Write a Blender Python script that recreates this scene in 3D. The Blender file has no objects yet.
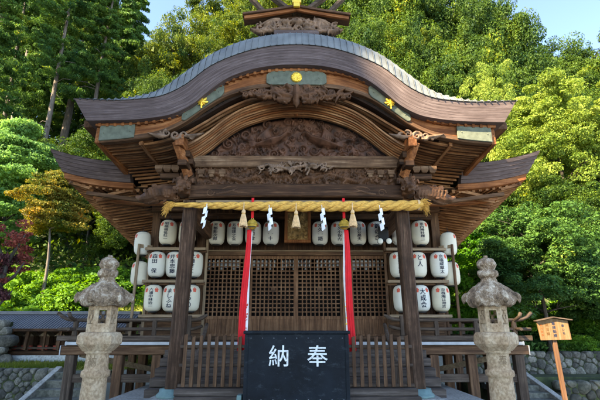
import bpy, bmesh, math, random
import numpy as np
from mathutils import Vector, Matrix, noise as mnoise

S = bpy.context.scene
COL = S.collection
R = math.radians

# ------------------------------------------------------------------ camera
cam_d = bpy.data.cameras.new('camera')
cam = bpy.data.objects.new('camera', cam_d)
COL.objects.link(cam)
cam_d.sensor_width = 36.0
cam_d.lens = 26.0
cam_d.clip_start = 0.05
cam_d.clip_end = 600
cam.location = (0, 0, 1.5)
cam.rotation_euler = (R(90 + 16.6), 0, R(-0.53))
S.camera = cam
S.render.resolution_x = 1024
S.render.resolution_y = 683

# ------------------------------------------------------------------ light
SUN_AZ, SUN_EL = -130.0, 40.0          # azimuth clockwise from +Y (away from the camera)
w = bpy.data.worlds.new('World')
S.world = w
w.use_nodes = True
nt = w.node_tree
nt.nodes.clear()
sky = nt.nodes.new('ShaderNodeTexSky')
sky.sky_type = 'NISHITA'
sky.sun_disc = False
sky.sun_elevation = R(SUN_EL)
sky.sun_rotation = R(SUN_AZ)
sky.air_density = 0.4
sky.dust_density = 0.1
sky.ozone_density = 4.0
bg = nt.nodes.new('ShaderNodeBackground')
bg.inputs['Strength'].default_value = 0.15
wo = nt.nodes.new('ShaderNodeOutputWorld')
nt.links.new(sky.outputs[0], bg.inputs[0])
nt.links.new(bg.outputs[0], wo.inputs[0])
sd = bpy.data.lights.new('sun', 'SUN')
sd.energy = 3.0
sd.angle = R(0.55)
sd.color = (1.0, 0.93, 0.80)
sun = bpy.data.objects.new('sun', sd)
COL.objects.link(sun)
dsun = Vector((math.sin(R(SUN_AZ)) * math.cos(R(SUN_EL)), math.cos(R(SUN_AZ)) * math.cos(R(SUN_EL)), math.sin(R(SUN_EL))))
sun.rotation_euler = dsun.to_track_quat('Z', 'Y').to_euler()
sun.location = (-20, -10, 40)
S.view_settings.view_transform = 'Standard'
S.view_settings.look = 'None'
S.view_settings.gamma = 1.0
S.view_settings.use_curve_mapping = False
S.view_settings.exposure = 3.22
S.view_settings.use_white_balance = True      # camera balanced for the shaded court
S.view_settings.white_balance_temperature = 8800
S.view_settings.white_balance_tint = 6

# ------------------------------------------------------------------ materials
def mat_base(name, rough=0.7):
    m = bpy.data.materials.new(name)
    m.use_nodes = True
    n = m.node_tree
    b = n.nodes['Principled BSDF']
    b.inputs['Roughness'].default_value = rough
    return m, n, b

def plain(name, c, rough=0.6, metal=0.0, var=0.15, scale=6.0, bump=0.1, bscale=40):
    m, n, b = mat_base(name, rough)
    b.inputs['Metallic'].default_value = metal
    if not metal: b.inputs['Specular IOR Level'].default_value = 0.22
    tc = n.nodes.new('ShaderNodeTexCoord')
    no = n.nodes.new('ShaderNodeTexNoise'); no.inputs['Scale'].default_value = scale; no.inputs['Detail'].default_value = 6
    cr = n.nodes.new('ShaderNodeValToRGB')
    cr.color_ramp.elements[0].position = 0.3; cr.color_ramp.elements[1].position = 0.7
    cr.color_ramp.elements[0].color = tuple(x * (1 - var) for x in c) + (1,)
    cr.color_ramp.elements[1].color = tuple(min(1, x * (1 + var)) for x in c) + (1,)
    n.links.new(tc.outputs['Object'], no.inputs['Vector'])
    n.links.new(no.outputs['Fac'], cr.inputs['Fac'])
    n.links.new(cr.outputs['Color'], b.inputs['Base Color'])
    if bump:
        n2 = n.nodes.new('ShaderNodeTexNoise'); n2.inputs['Scale'].default_value = bscale; n2.inputs['Detail'].default_value = 4
        bp = n.nodes.new('ShaderNodeBump'); bp.inputs['Strength'].default_value = bump; bp.inputs['Distance'].default_value = 0.02
        n.links.new(tc.outputs['Object'], n2.inputs['Vector'])
        n.links.new(n2.outputs['Fac'], bp.inputs['Height'])
        n.links.new(bp.outputs['Normal'], b.inputs['Normal'])
    return m

def wood(name, dark, mid, light, axis='x', rough=0.62, bump=0.35, wear=0.5, gscale=22.0, curved=False):
    """weathered timber: grain stretched along one axis, broad patches of wear"""
    m, n, b = mat_base(name, rough + .12)
    b.inputs['Specular IOR Level'].default_value = 0.18
    L = n.links
    tc = n.nodes.new('ShaderNodeTexCoord')
    mp = n.nodes.new('ShaderNodeMapping')
    sc = {'x': (0.05, 1, 1), 'y': (1, 0.05, 1), 'z': (1, 1, 0.05)}[axis]
    mp.inputs['Scale'].default_value = sc
    src = tc.outputs['Object']
    if curved:                      # grain runs along the bent board (arc length, depth, height)
        at = n.nodes.new('ShaderNodeAttribute'); at.attribute_name = 'grain'; src = at.outputs['Vector']
    L.new(src, mp.inputs['Vector'])
    n1 = n.nodes.new('ShaderNodeTexNoise'); n1.inputs['Scale'].default_value = gscale; n1.inputs['Detail'].default_value = 8; n1.inputs['Roughness'].default_value = 0.7
    L.new(mp.outputs[0], n1.inputs['Vector'])
    n2 = n.nodes.new('ShaderNodeTexNoise'); n2.inputs['Scale'].default_value = 2.3; n2.inputs['Detail'].default_value = 5; n2.inputs['Roughness'].default_value = 0.65
    L.new(tc.outputs['Object'], n2.inputs['Vector'])
    r1 = n.nodes.new('ShaderNodeValToRGB')
    e = r1.color_ramp.elements
    e[0].position = 0.32; e[0].color = dark + (1,)
    e[1].position = 0.72; e[1].color = light + (1,)
    k = r1.color_ramp.elements.new(0.52); k.color = mid + (1,)
    L.new(n1.outputs['Fac'], r1.inputs['Fac'])
    r2 = n.nodes.new('ShaderNodeValToRGB')
    r2.color_ramp.elements[0].position = 0.38; r2.color_ramp.elements[1].position = 0.68
    L.new(n2.outputs['Fac'], r2.inputs['Fac'])
    mx = n.nodes.new('ShaderNodeMix'); mx.data_type = 'RGBA'
    mu = n.nodes.new('ShaderNodeMath'); mu.operation = 'MULTIPLY'; mu.inputs[1].default_value = wear
    L.new(r2.outputs['Color'], mu.inputs[0])
    L.new(mu.outputs[0], mx.inputs['Factor'])
    L.new(r1.outputs['Color'], mx.inputs['A'])
    mx.inputs['B'].default_value = dark + (1,)
    L.new(mx.outputs['Result'], b.inputs['Base Color'])
    bp = n.nodes.new('ShaderNodeBump'); bp.inputs['Strength'].default_value = bump; bp.inputs['Distance'].default_value = 0.015
    L.new(n1.outputs['Fac'], bp.inputs['Height'])
    L.new(bp.outputs['Normal'], b.inputs['Normal'])
    return m

def leafmat(name, c1, c2, trans=0.35, c3=None):
    """c1..c2: the leaves' own colours, drawn per leaf; translucent like real leaves"""
    m = bpy.data.materials.new(name); m.use_nodes = True
    n = m.node_tree; n.nodes.clear(); L = n.links
    g = n.nodes.new('ShaderNodeNewGeometry')
    tc = n.nodes.new('ShaderNodeTexCoord')
    no = n.nodes.new('ShaderNodeTexNoise'); no.inputs['Scale'].default_value = 0.55; no.inputs['Detail'].default_value = 3
    L.new(tc.outputs['Object'], no.inputs['Vector'])
    ad = n.nodes.new('ShaderNodeMath'); ad.operation = 'MULTIPLY_ADD'; ad.inputs[1].default_value = 0.45
    sb = n.nodes.new('ShaderNodeMath'); sb.operation = 'MULTIPLY_ADD'; sb.inputs[1].default_value = 1.7; sb.inputs[2].default_value = -0.58
    L.new(no.outputs['Fac'], sb.inputs[0])
    L.new(g.outputs['Random Per Island'], ad.inputs[0]); L.new(sb.outputs[0], ad.inputs[2])
    r = n.nodes.new('ShaderNodeValToRGB')
    r.color_ramp.elements[0].color = c1 + (1,); r.color_ramp.elements[0].position = 0.15
    r.color_ramp.elements[1].color = c2 + (1,); r.color_ramp.elements[1].position = 0.85
    if c3:
        k = r.color_ramp.elements.new(0.97); k.color = c3 + (1,)
    L.new(ad.outputs[0], r.inputs['Fac'])
    d = n.nodes.new('ShaderNodeBsdfPrincipled'); d.inputs['Roughness'].default_value = 0.6; d.inputs['Specular IOR Level'].default_value = 0.12
    t = n.nodes.new('ShaderNodeBsdfTranslucent')
    L.new(r.outputs[0], d.inputs['Base Color'])
    hs = n.nodes.new('ShaderNodeHueSaturation'); hs.inputs['Value'].default_value = 1.5; hs.inputs['Saturation'].default_value = 1.1; hs.inputs['Hue'].default_value = 0.49
    L.new(r.outputs[0], hs.inputs['Color']); L.new(hs.outputs[0], t.inputs['Color'])
    mx = n.nodes.new('ShaderNodeMixShader'); mx.inputs[0].default_value = trans
    L.new(d.outputs[0], mx.inputs[1]); L.new(t.outputs[0], mx.inputs[2])
    o = n.nodes.new('ShaderNodeOutputMaterial'); L.new(mx.outputs[0], o.inputs[0])
    return m

def stone(name, c1, c2, c3, scale=5.0, bump=0.6):
    m, n, b = mat_base(name, 0.9)
    L = n.links
    tc = n.nodes.new('ShaderNodeTexCoord')
    n1 = n.nodes.new('ShaderNodeTexNoise'); n1.inputs['Scale'].default_value = scale; n1.inputs['Detail'].default_value = 9; n1.inputs['Roughness'].default_value = 0.7
    n2 = n.nodes.new('ShaderNodeTexNoise'); n2.inputs['Scale'].default_value = scale * 8; n2.inputs['Detail'].default_value = 6
    L.new(tc.outputs['Object'], n1.inputs['Vector']); L.new(tc.outputs['Object'], n2.inputs['Vector'])
    r = n.nodes.new('ShaderNodeValToRGB')
    r.color_ramp.elements[0].position = 0.33; r.color_ramp.elements[0].color = c1 + (1,)
    r.color_ramp.elements[1].position = 0.66; r.color_ramp.elements[1].color = c3 + (1,)
    k = r.color_ramp.elements.new(0.5); k.color = c2 + (1,)
    L.new(n1.outputs['Fac'], r.inputs['Fac'])
    mx = n.nodes.new('ShaderNodeMix'); mx.data_type = 'RGBA'; mx.blend_type = 'MULTIPLY'; mx.inputs['Factor'].default_value = 0.6
    r2 = n.nodes.new('ShaderNodeValToRGB'); r2.color_ramp.elements[0].position = 0.35; r2.color_ramp.elements[1].position = 0.6
    r2.color_ramp.elements[0].color = (0.45, 0.43, 0.4, 1)
    L.new(n2.outputs['Fac'], r2.inputs['Fac'])
    L.new(r.outputs[0], mx.inputs['A']); L.new(r2.outputs[0], mx.inputs['B'])
    if 'rubble' in name:
        ge = n.nodes.new('ShaderNodeNewGeometry'); mr = n.nodes.new('ShaderNodeMapRange'); mr.inputs['To Min'].default_value = 0.45; mr.inputs['To Max'].default_value = 1.35
        hs = n.nodes.new('ShaderNodeHueSaturation'); L.new(ge.outputs['Random Per Island'], mr.inputs['Value']); L.new(mr.outputs[0], hs.inputs['Value'])
        L.new(mx.outputs['Result'], hs.inputs['Color']); L.new(hs.outputs[0], b.inputs['Base Color'])
    else: L.new(mx.outputs['Result'], b.inputs['Base Color'])
    bp = n.nodes.new('ShaderNodeBump'); bp.inputs['Strength'].default_value = bump; bp.inputs['Distance'].default_value = 0.02
    L.new(n2.outputs['Fac'], bp.inputs['Height']); L.new(bp.outputs['Normal'], b.inputs['Normal'])
    return m

WD, WM, WL = (0.015, 0.007, 0.0035), (0.064, 0.028, 0.013), (0.20, 0.098, 0.048)
M = {}
for ax in 'xyz':
    M['dark_' + ax] = wood('dark timber ' + ax, WD, WM, WL, ax)
    M['mid_' + ax] = wood('brown timber ' + ax, (0.042, 0.020, 0.011), (0.13, 0.064, 0.033), (0.29, 0.16, 0.088), ax)
    M['orange_' + ax] = wood('orange timber ' + ax, (0.09, 0.026, 0.010), (0.30, 0.105, 0.035), (0.52, 0.24, 0.11), ax, wear=0.6)
    M['pale_' + ax] = wood('pale timber ' + ax, (0.13, 0.085, 0.05), (0.27, 0.18, 0.11), (0.42, 0.30, 0.19), ax, wear=0.3)
M['door'] = wood('door timber', (0.06, 0.026, 0.013), (0.21, 0.098, 0.048), (0.38, 0.21, 0.115), 'z', wear=0.6)
M['rafter'] = wood('rafter timber', (0.08, 0.028, 0.012), (0.33, 0.145, 0.06), (0.66, 0.38, 0.20), 'x', wear=0.6, gscale=14)
M['rafter_y'] = wood('rafter timber lengthwise', (0.08, 0.028, 0.012), (0.33, 0.145, 0.06), (0.66, 0.38, 0.20), 'y', wear=0.6, gscale=14)
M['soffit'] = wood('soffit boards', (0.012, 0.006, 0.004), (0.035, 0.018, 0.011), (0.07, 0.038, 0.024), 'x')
M['pillar'] = wood('pillar timber', (0.022, 0.011, 0.006), (0.085, 0.043, 0.025), (0.25, 0.145, 0.09), 'z', wear=0.75, gscale=30)
M['fascia'] = wood('layered bark fascia', (0.060, 0.040, 0.036), (0.125, 0.088, 0.082), (0.23, 0.175, 0.165), 'x', wear=0.45, gscale=34)
M['beam_pale'] = wood('worn pale beam', (0.05, 0.022, 0.010), (0.19, 0.100, 0.052), (0.42, 0.27, 0.165), 'x', wear=0.85)
M['rail'] = wood('grey weathered rail', (0.030, 0.019, 0.013), (0.090, 0.060, 0.043), (0.19, 0.14, 0.105), 'x', wear=0.4)
M['rail_z'] = wood('grey weathered post', (0.030, 0.019, 0.013), (0.090, 0.060, 0.043), (0.19, 0.14, 0.105), 'z', wear=0.4)
M['step'] = wood('grey weathered step', (0.035, 0.026, 0.021), (0.095, 0.070, 0.057), (0.19, 0.15, 0.125), 'x', wear=0.4)
M['carving'] = plain('carved wood', (0.10, 0.044, 0.021), 0.55, var=0.6, scale=5, bump=0.5, bscale=60)
M['carving_red'] = plain('reddish carved wood', (0.105, 0.045, 0.026), 0.5, var=0.75, scale=5, bump=0.5, bscale=60)
M['carving_grey'] = plain('grey carved wood', (0.19, 0.115, 0.075), 0.6, var=0.6, scale=7, bump=0.5, bscale=60)
M['copper'] = plain('weathered copper plates', (0.15, 0.16, 0.16), 0.7, metal=0.1, var=0.25, scale=3, bump=0.15, bscale=20)
M['patina'] = plain('green copper patina', (0.120, 0.130, 0.095), 0.7, metal=0.0, var=0.25, scale=9, bump=0.25, bscale=80)
M['collar'] = plain('teal copper collar', (0.11, 0.19, 0.18), 0.55, metal=0.2, var=0.25, scale=8)
M['gold'] = plain('gold leaf', (0.90, 0.56, 0.07), 0.32, metal=0.55, var=0.12, scale=20, bump=0.05)
M['brass'] = plain('old brass', (0.72, 0.46, 0.08), 0.35, metal=0.4, var=0.3, scale=14, bump=0.05)
M['paper'] = plain('lantern paper', (0.66, 0.63, 0.56), 0.75, var=0.05, scale=3, bump=0.08, bscale=30)
_n = M['paper'].node_tree; _b = _n.nodes['Principled BSDF']; _src = _b.inputs['Base Color'].links[0].from_socket
_oi = _n.nodes.new('ShaderNodeObjectInfo'); _cr = _n.nodes.new('ShaderNodeValToRGB'); _cr.color_ramp.elements[0].color = (1, 1, 1, 1); _cr.color_ramp.elements[1].color = (.95, .86, .70, 1)
_mx = _n.nodes.new('ShaderNodeMix'); _mx.data_type = 'RGBA'; _mx.blend_type = 'MULTIPLY'; _mx.inputs['Factor'].default_value = 1
_n.links.new(_oi.outputs['Random'], _cr.inputs['Fac']); _n.links.new(_src, _mx.inputs['A']); _n.links.new(_cr.outputs['Color'], _mx.inputs['B']); _n.links.new(_mx.outputs['Result'], _b.inputs['Base Color'])
M['ink'] = plain('black ink', (0.022, 0.026, 0.05), 0.7, var=0.1, bump=0)
M['vermilion'] = plain('vermilion ink', (0.62, 0.10, 0.06), 0.7, var=0.15, bump=0)
M['black'] = plain('black lacquer', (0.012, 0.012, 0.013), 0.45, var=0.2, bump=0.05)
M['white'] = plain('white paint', (0.42, 0.42, 0.42), 0.6, var=0.15, bump=0.05)
M['shide'] = plain('white folded paper', (0.80, 0.81, 0.83), 0.8, var=0.03, bump=0)
M['red'] = plain('red cloth', (0.68, 0.012, 0.018), 0.65, var=0.12, scale=6, bump=0.1, bscale=90)
M['cloth_white'] = plain('white cloth', (0.75, 0.70, 0.68), 0.8, var=0.1, scale=15, bump=0.1)
M['tassel'] = plain('straw tassel', (0.74, 0.48, 0.25), 0.85, var=0.2, scale=30, bump=0.4, bscale=120)
M['dark_inside'] = plain('dark interior', (0.010, 0.008, 0.007), 0.9, bump=0)  # near-black: darkness of unlit space put into the colour
M['metal_roof'] = plain('blue grey metal roofing', (0.13, 0.13, 0.14), 0.6, metal=0.15, var=0.15, scale=2, bump=0.05)
M['lantern_stone'] = stone('lichened granite', (0.30, 0.175, 0.095), (0.43, 0.285, 0.17), (0.54, 0.40, 0.265), 3.0, 0.5)
M['lantern_roof'] = stone('mottled lichened roof stone', (0.07, 0.042, 0.024), (0.30, 0.195, 0.118), (0.66, 0.54, 0.41), 7.0, 1.0)
M['rubble'] = stone('rubble stones', (0.06, 0.058, 0.045), (0.14, 0.13, 0.105), (0.27, 0.25, 0.21), 2.6, 0.7)
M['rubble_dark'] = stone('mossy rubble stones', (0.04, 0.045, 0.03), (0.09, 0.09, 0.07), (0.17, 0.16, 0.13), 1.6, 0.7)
M['kerb'] = stone('pale kerb stone', (0.28, 0.27, 0.24), (0.40, 0.38, 0.34), (0.5, 0.48, 0.43), 3, 0.3)
M['concrete'] = stone('pale plaster base', (0.36, 0.37, 0.36), (0.46, 0.48, 0.47), (0.55, 0.56, 0.55), 2, 0.2)
M['gravel'] = stone('raked gravel', (0.25, 0.23, 0.20), (0.34, 0.32, 0.28), (0.42, 0.40, 0.36), 30, 0.8)
M['paving'] = stone('stone paving', (0.22, 0.21, 0.19), (0.30, 0.29, 0.26), (0.38, 0.36, 0.33), 3, 0.4)
M['hill'] = stone('leaf litter and moss', (0.020, 0.028, 0.010), (0.045, 0.060, 0.018), (0.08, 0.10, 0.03), 0.8, 0.8)
M['turf'] = stone('mossy turf', (0.10, 0.14, 0.02), (0.20, 0.24, 0.04), (0.34, 0.34, 0.09), 0.9, 0.8)
M['bark'] = wood('cedar bark', (0.06, 0.045, 0.035), (0.15, 0.12, 0.10), (0.30, 0.255, 0.22), 'z', wear=0.3)
M['bark_dark'] = wood('dark bark', (0.02, 0.016, 0.012), (0.06, 0.048, 0.038), (0.12, 0.10, 0.08), 'z', wear=0.3)
M['sign'] = wood('sign board timber', (0.11, 0.055, 0.022), (0.19, 0.110, 0.052), (0.26, 0.180, 0.110), 'z', wear=0.2, gscale=16)
M['sign_post'] = wood('sign post timber', (0.07, 0.030, 0.015), (0.14, 0.068, 0.036), (0.20, 0.115, 0.065), 'z', wear=0.3)
M['lamp_white'] = plain('white lamp glass', (0.75, 0.72, 0.62), 0.3, bump=0)
M['leaf_cedar'] = leafmat('cedar foliage', (0.018, 0.062, 0.020), (0.11, 0.20, 0.035), 0.3, (0.32, 0.33, 0.05))
M['leaf_dense'] = leafmat('evergreen foliage', (0.010, 0.036, 0.011), (0.085, 0.140, 0.018), 0.30, (0.26, 0.25, 0.02))
M['leaf_loose'] = leafmat('yellow green foliage', (0.022, 0.060, 0.016), (0.15, 0.18, 0.020), 0.33, (0.34, 0.30, 0.02))
M['leaf_bright'] = leafmat('bright yellow green foliage', (0.09, 0.15, 0.025), (0.25, 0.31, 0.06), 0.35, (0.36, 0.38, 0.08))
M['leaf_green'] = leafmat('fresh green foliage', (0.018, 0.060, 0.018), (0.080, 0.165, 0.032), 0.30, (0.28, 0.32, 0.05))
M['leaf_pale'] = leafmat('pale green maple foliage', (0.07, 0.17, 0.055), (0.22, 0.38, 0.10), 0.4, (0.35, 0.45, 0.10))
M['leaf_orange'] = leafmat('turning maple foliage', (0.05, 0.10, 0.02), (0.26, 0.18, 0.03), 0.35, (0.46, 0.20, 0.03))
M['leaf_maple'] = leafmat('vivid green maple foliage', (0.035, 0.13, 0.012), (0.13, 0.30, 0.025), 0.45, (0.28, 0.38, 0.04))
M['leaf_red'] = leafmat('red maple foliage', (0.10, 0.028, 0.025), (0.34, 0.09, 0.06), 0.3, (0.50, 0.16, 0.08))
M['leaf_plum'] = leafmat('dark plum maple foliage', (0.045, 0.018, 0.018), (0.13, 0.045, 0.045), 0.25)
M['leaf_shrub'] = leafmat('shrub foliage', (0.045, 0.13, 0.018), (0.15, 0.29, 0.030), 0.35, (0.28, 0.38, 0.04))
M['grass'] = leafmat('grass blades', (0.08, 0.12, 0.02), (0.22, 0.24, 0.045), 0.35, (0.36, 0.33, 0.10))

# navy offertory box paint: scratched and dusty
def boxpaint():
    m, n, b = mat_base('worn navy black paint', 0.55)
    b.inputs['Specular IOR Level'].default_value = 0.12
    L = n.links
    tc = n.nodes.new('ShaderNodeTexCoord')
    n1 = n.nodes.new('ShaderNodeTexNoise'); n1.inputs['Scale'].default_value = 1.8; n1.inputs['Detail'].default_value = 8; n1.inputs['Roughness'].default_value = 0.7
    n2 = n.nodes.new('ShaderNodeTexNoise'); n2.inputs['Scale'].default_value = 5; n2.inputs['Detail'].default_value = 12; n2.inputs['Roughness'].default_value = 0.85
    mp = n.nodes.new('ShaderNodeMapping'); mp.inputs['Scale'].default_value = (1, 1, 2.2)
    L.new(tc.outputs['Object'], n1.inputs['Vector']); L.new(tc.outputs['Object'], mp.inputs[0]); L.new(mp.outputs[0], n2.inputs['Vector'])
    r1 = n.nodes.new('ShaderNodeValToRGB')
    r1.color_ramp.elements[0].color = (0.004, 0.0050, 0.0068, 1); r1.color_ramp.elements[0].position = 0.35
    r1.color_ramp.elements[1].color = (0.010, 0.0150, 0.0205, 1); r1.color_ramp.elements[1].position = 0.7
    r2 = n.nodes.new('ShaderNodeValToRGB')
    r2.color_ramp.elements[0].position = 0.54; r2.color_ramp.elements[0].color = (0, 0, 0, 1)
    r2.color_ramp.elements[1].position = 0.74; r2.color_ramp.elements[1].color = (0.5, 0.5, 0.5, 1)
    L.new(n1.outputs['Fac'], r1.inputs['Fac']); L.new(n2.outputs['Fac'], r2.inputs['Fac'])
    mx = n.nodes.new('ShaderNodeMix'); mx.data_type = 'RGBA'
    L.new(r2.outputs['Color'], mx.inputs['Factor']); L.new(r1.outputs['Color'], mx.inputs['A'])
    mx.inputs['B'].default_value = (0.10, 0.125, 0.14, 1)
    L.new(mx.outputs['Result'], b.inputs['Base Color'])
    bp = n.nodes.new('ShaderNodeBump'); bp.inputs['Strength'].default_value = 0.15; bp.inputs['Distance'].default_value = 0.02
    L.new(n2.outputs['Fac'], bp.inputs['Height']); L.new(bp.outputs['Normal'], b.inputs['Normal'])
    return m
M['boxpaint'] = boxpaint()

def ropemat():
    m, n, b = mat_base('rice straw rope', 0.85)
    L = n.links
    tc = n.nodes.new('ShaderNodeTexCoord')
    n1 = n.nodes.new('ShaderNodeTexNoise'); n1.inputs['Scale'].default_value = 60; n1.inputs['Detail'].default_value = 5
    mp = n.nodes.new('ShaderNodeMapping'); mp.inputs['Scale'].default_value = (0.18, 1, 1); mp.inputs['Rotation'].default_value = (0, R(25), 0)
    L.new(tc.outputs['Object'], mp.inputs[0]); L.new(mp.outputs[0], n1.inputs['Vector'])
    r = n.nodes.new('ShaderNodeValToRGB')
    r.color_ramp.elements[0].position = 0.3; r.color_ramp.elements[0].color = (0.40, 0.17, 0.025, 1)
    r.color_ramp.elements[1].position = 0.65; r.color_ramp.elements[1].color = (0.84, 0.47, 0.10, 1)
    L.new(n1.outputs['Fac'], r.inputs['Fac']); L.new(r.outputs[0], b.inputs['Base Color'])
    bp = n.nodes.new('ShaderNodeBump'); bp.inputs['Strength'].default_value = 0.6; bp.inputs['Distance'].default_value = 0.01
    L.new(n1.outputs['Fac'], bp.inputs['Height']); L.new(bp.outputs['Normal'], b.inputs['Normal'])
    return m
M['rope'] = ropemat()

# ------------------------------------------------------------------ mesh helpers
def world_loc(o):
    v = Vector((0, 0, 0))
    while o is not None:
        v += o.location
        o = o.parent
    return v

def thing(name, loc, label, cat, group=None):
    o = bpy.data.objects.new(name, None)
    o.empty_display_size = 0.2
    COL.objects.link(o)
    o.location = loc
    o['label'] = label; o['category'] = cat
    if group: o['group'] = group
    return o

def tag(o, label=None, cat=None, group=None, kind=None):
    if label: o['label'] = label
    if cat: o['category'] = cat
    if group: o['group'] = group
    if kind: o['kind'] = kind
    return o

def rename_suffix(o): return o

CURVED = {}
class MB:
    def __init__(s): s.v = []; s.f = []; s.grain = []
    def add(s, vs, fs):
        k = len(s.v)
        s.v += [tuple(p) for p in vs]
        s.f += [tuple(i + k for i in f) for f in fs]
        return s
    def box(s, x0, x1, y0, y1, z0, z1):
        v = [(x0, y0, z0), (x1, y0, z0), (x1, y1, z0), (x0, y1, z0), (x0, y0, z1), (x1, y0, z1), (x1, y1, z1), (x0, y1, z1)]
        return s.add(v, [(0, 3, 2, 1), (4, 5, 6, 7), (0, 1, 5, 4), (1, 2, 6, 5), (2, 3, 7, 6), (3, 0, 4, 7)])
    def bar(s, p0, p1, wd, ht, up=(0, 0, 1)):
        p0, p1 = Vector(p0), Vector(p1)
        d = (p1 - p0).normalized(); u = Vector(up)
        if abs(d.dot(u)) > 0.98: u = Vector((0, 1, 0))
        r = d.cross(u).normalized() * wd / 2; t = r.cross(d).normalized() * ht / 2
        v = [p0 - r - t, p0 + r - t, p0 + r + t, p0 - r + t, p1 - r - t, p1 + r - t, p1 + r + t, p1 - r + t]
        return s.add(v, [(0, 1, 2, 3), (7, 6, 5, 4), (0, 4, 5, 1), (1, 5, 6, 2), (2, 6, 7, 3), (3, 7, 4, 0)])
    def tube(s, pts, rad, n=8, cap=True, squash=1.0):
        pts = [Vector(p) for p in pts]
        if not hasattr(rad, '__len__'): rad = [rad] * len(pts)
        rings = []; prev = None
        for i, p in enumerate(pts):
            d = (pts[min(i + 1, len(pts) - 1)] - pts[max(i - 1, 0)])
            if d.length < 1e-9: d = Vector((0, 0, 1))
            d.normalize()
            if prev is None:
                a = Vector((0, 0, 1)) if abs(d.z) < 0.9 else Vector((0, 1, 0))
                u = d.cross(a).normalized()
            else:
                u = (prev - d * prev.dot(d))
                u = u.normalized() if u.length > 1e-6 else d.orthogonal().normalized()
            prev = u
            t = d.cross(u)
            rings.append([p + (u * math.cos(2 * math.pi * k / n) + t * math.sin(2 * math.pi * k / n) * squash) * rad[i] for k in range(n)])
        v = [q for r in rings for q in r]; f = []
        for i in range(len(pts) - 1):
            for k in range(n):
                a = i * n + k; b = i * n + (k + 1) % n
                f.append((a, b, b + n, a + n))
        if cap:
            f.append(tuple(range(n - 1, -1, -1))); f.append(tuple(range((len(pts) - 1) * n, len(pts) * n)))
        return s.add(v, f)
    def lathe(s, prof, n, c=(0, 0, 0), rot=0.0, cap=True):
        v = []; f = []
        for (r, z) in prof:
            for k in range(n):
                a = rot + 2 * math.pi * k / n
                v.append((c[0] + r * math.cos(a), c[1] + r * math.sin(a), c[2] + z))
        for i in range(len(prof) - 1):
            for k in range(n):
                a = i * n + k; b = i * n + (k + 1) % n
                f.append((a, b, b + n, a + n))
        if cap:
            f.append(tuple(range(n - 1, -1, -1))); f.append(tuple(range((len(prof) - 1) * n, len(prof) * n)))
        return s.add(v, f)
    def band(s, xs, zt, zb, y0, y1, yb0=None):
        """solid strip between two curves over x; y0 front, y1 back; yb0: front y of the lower edge"""
        n = len(xs); v = []; f = []
        if yb0 is None: yb0 = y0
        arc = 0.0; last = None
        for i, x in enumerate(xs):
            xt, xb = x if isinstance(x, tuple) else (x, x)
            if last: arc += math.hypot(xt - last[0], zt[i] - last[1])
            last = (xt, zt[i]); hh = zb[i] - zt[i]; o_ = y0 * 3.1 + zt[0] * 1.7
            s.grain += [(arc, y0, o_), (arc, yb0, o_ + hh), (arc, y1, o_ + hh), (arc, y1, o_)]
            v += [(xt, y0, zt[i]), (xb, yb0, zb[i]), (xb, y1, zb[i]), (xt, y1, zt[i])]
        for i in range(n - 1):
            a = i * 4; b = a + 4
            for k in range(4):
                f.append((a + k, a + (k + 1) % 4, b + (k + 1) % 4, b + k))
        f.append((3, 2, 1, 0)); m = (n - 1) * 4; f.append((m, m + 1, m + 2, m + 3))
        return s.add(v, f)
    def poly(s, pts, y0, y1):
        """flat outline in x,z given thickness in y"""
        n = len(pts)
        v = [(x, y0, z) for x, z in pts] + [(x, y1, z) for x, z in pts]
        f = [tuple(range(n)), tuple(range(2 * n - 1, n - 1, -1))]
        for i in range(n): f.append((i, (i + 1) % n, n + (i + 1) % n, n + i))
        return s.add(v, f)
    def sphere(s, c, r, n=10, sz=(1, 1, 1)):
        prof = [(max(1e-4, r * math.sin(math.pi * i / n)), -r * math.cos(math.pi * i / n)) for i in range(n + 1)]
        k = len(s.v)
        s.lathe(prof, n + 4, (0, 0, 0))
        s.v[k:] = [(c[0] + x * sz[0], c[1] + y * sz[1], c[2] + z * sz[2]) for x, y, z in s.v[k:]]
        return s
    def build(s, name, mat, parent=None, smooth=False, bevel=0.0, fix=True, remesh=0.0, jitter=0.0):
        off = world_loc(parent) if parent else Vector((0, 0, 0))
        me = bpy.data.meshes.new(name)
        me.from_pydata([(x - off.x, y - off.y, z - off.z) for x, y, z in s.v], [], s.f)
        if fix:
            b = bmesh.new(); b.from_mesh(me)
            bmesh.ops.recalc_face_normals(b, faces=b.faces)
            b.to_mesh(me); b.free()
        if s.grain and len(s.grain) == len(s.v) and mat.name in CURVED:
            at = me.attributes.new('grain', 'FLOAT_VECTOR', 'POINT')
            at.data.foreach_set('vector', [c for g_ in s.grain for c in g_])
            mat = CURVED[mat.name]
        me.materials.append(mat)
        if smooth:
            me.polygons.foreach_set('use_smooth', [True] * len(me.polygons))
        o = bpy.data.objects.new(name, me); COL.objects.link(o)
        if parent: o.parent = parent
        if bevel:
            md = o.modifiers.new('bevel', 'BEVEL'); md.width = bevel; md.segments = 1; md.limit_method = 'ANGLE'; md.angle_limit = R(40)
        if remesh:
            md = o.modifiers.new('remesh', 'REMESH'); md.mode = 'VOXEL'; md.voxel_size = remesh; md.use_smooth_shade = True
        return o

def copy_tree(o, parent=None):
    c = o.copy(); COL.objects.link(c)
    c.parent = parent
    for ch in [x for x in o.children]:
        copy_tree(ch, c)
    return c

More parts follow.
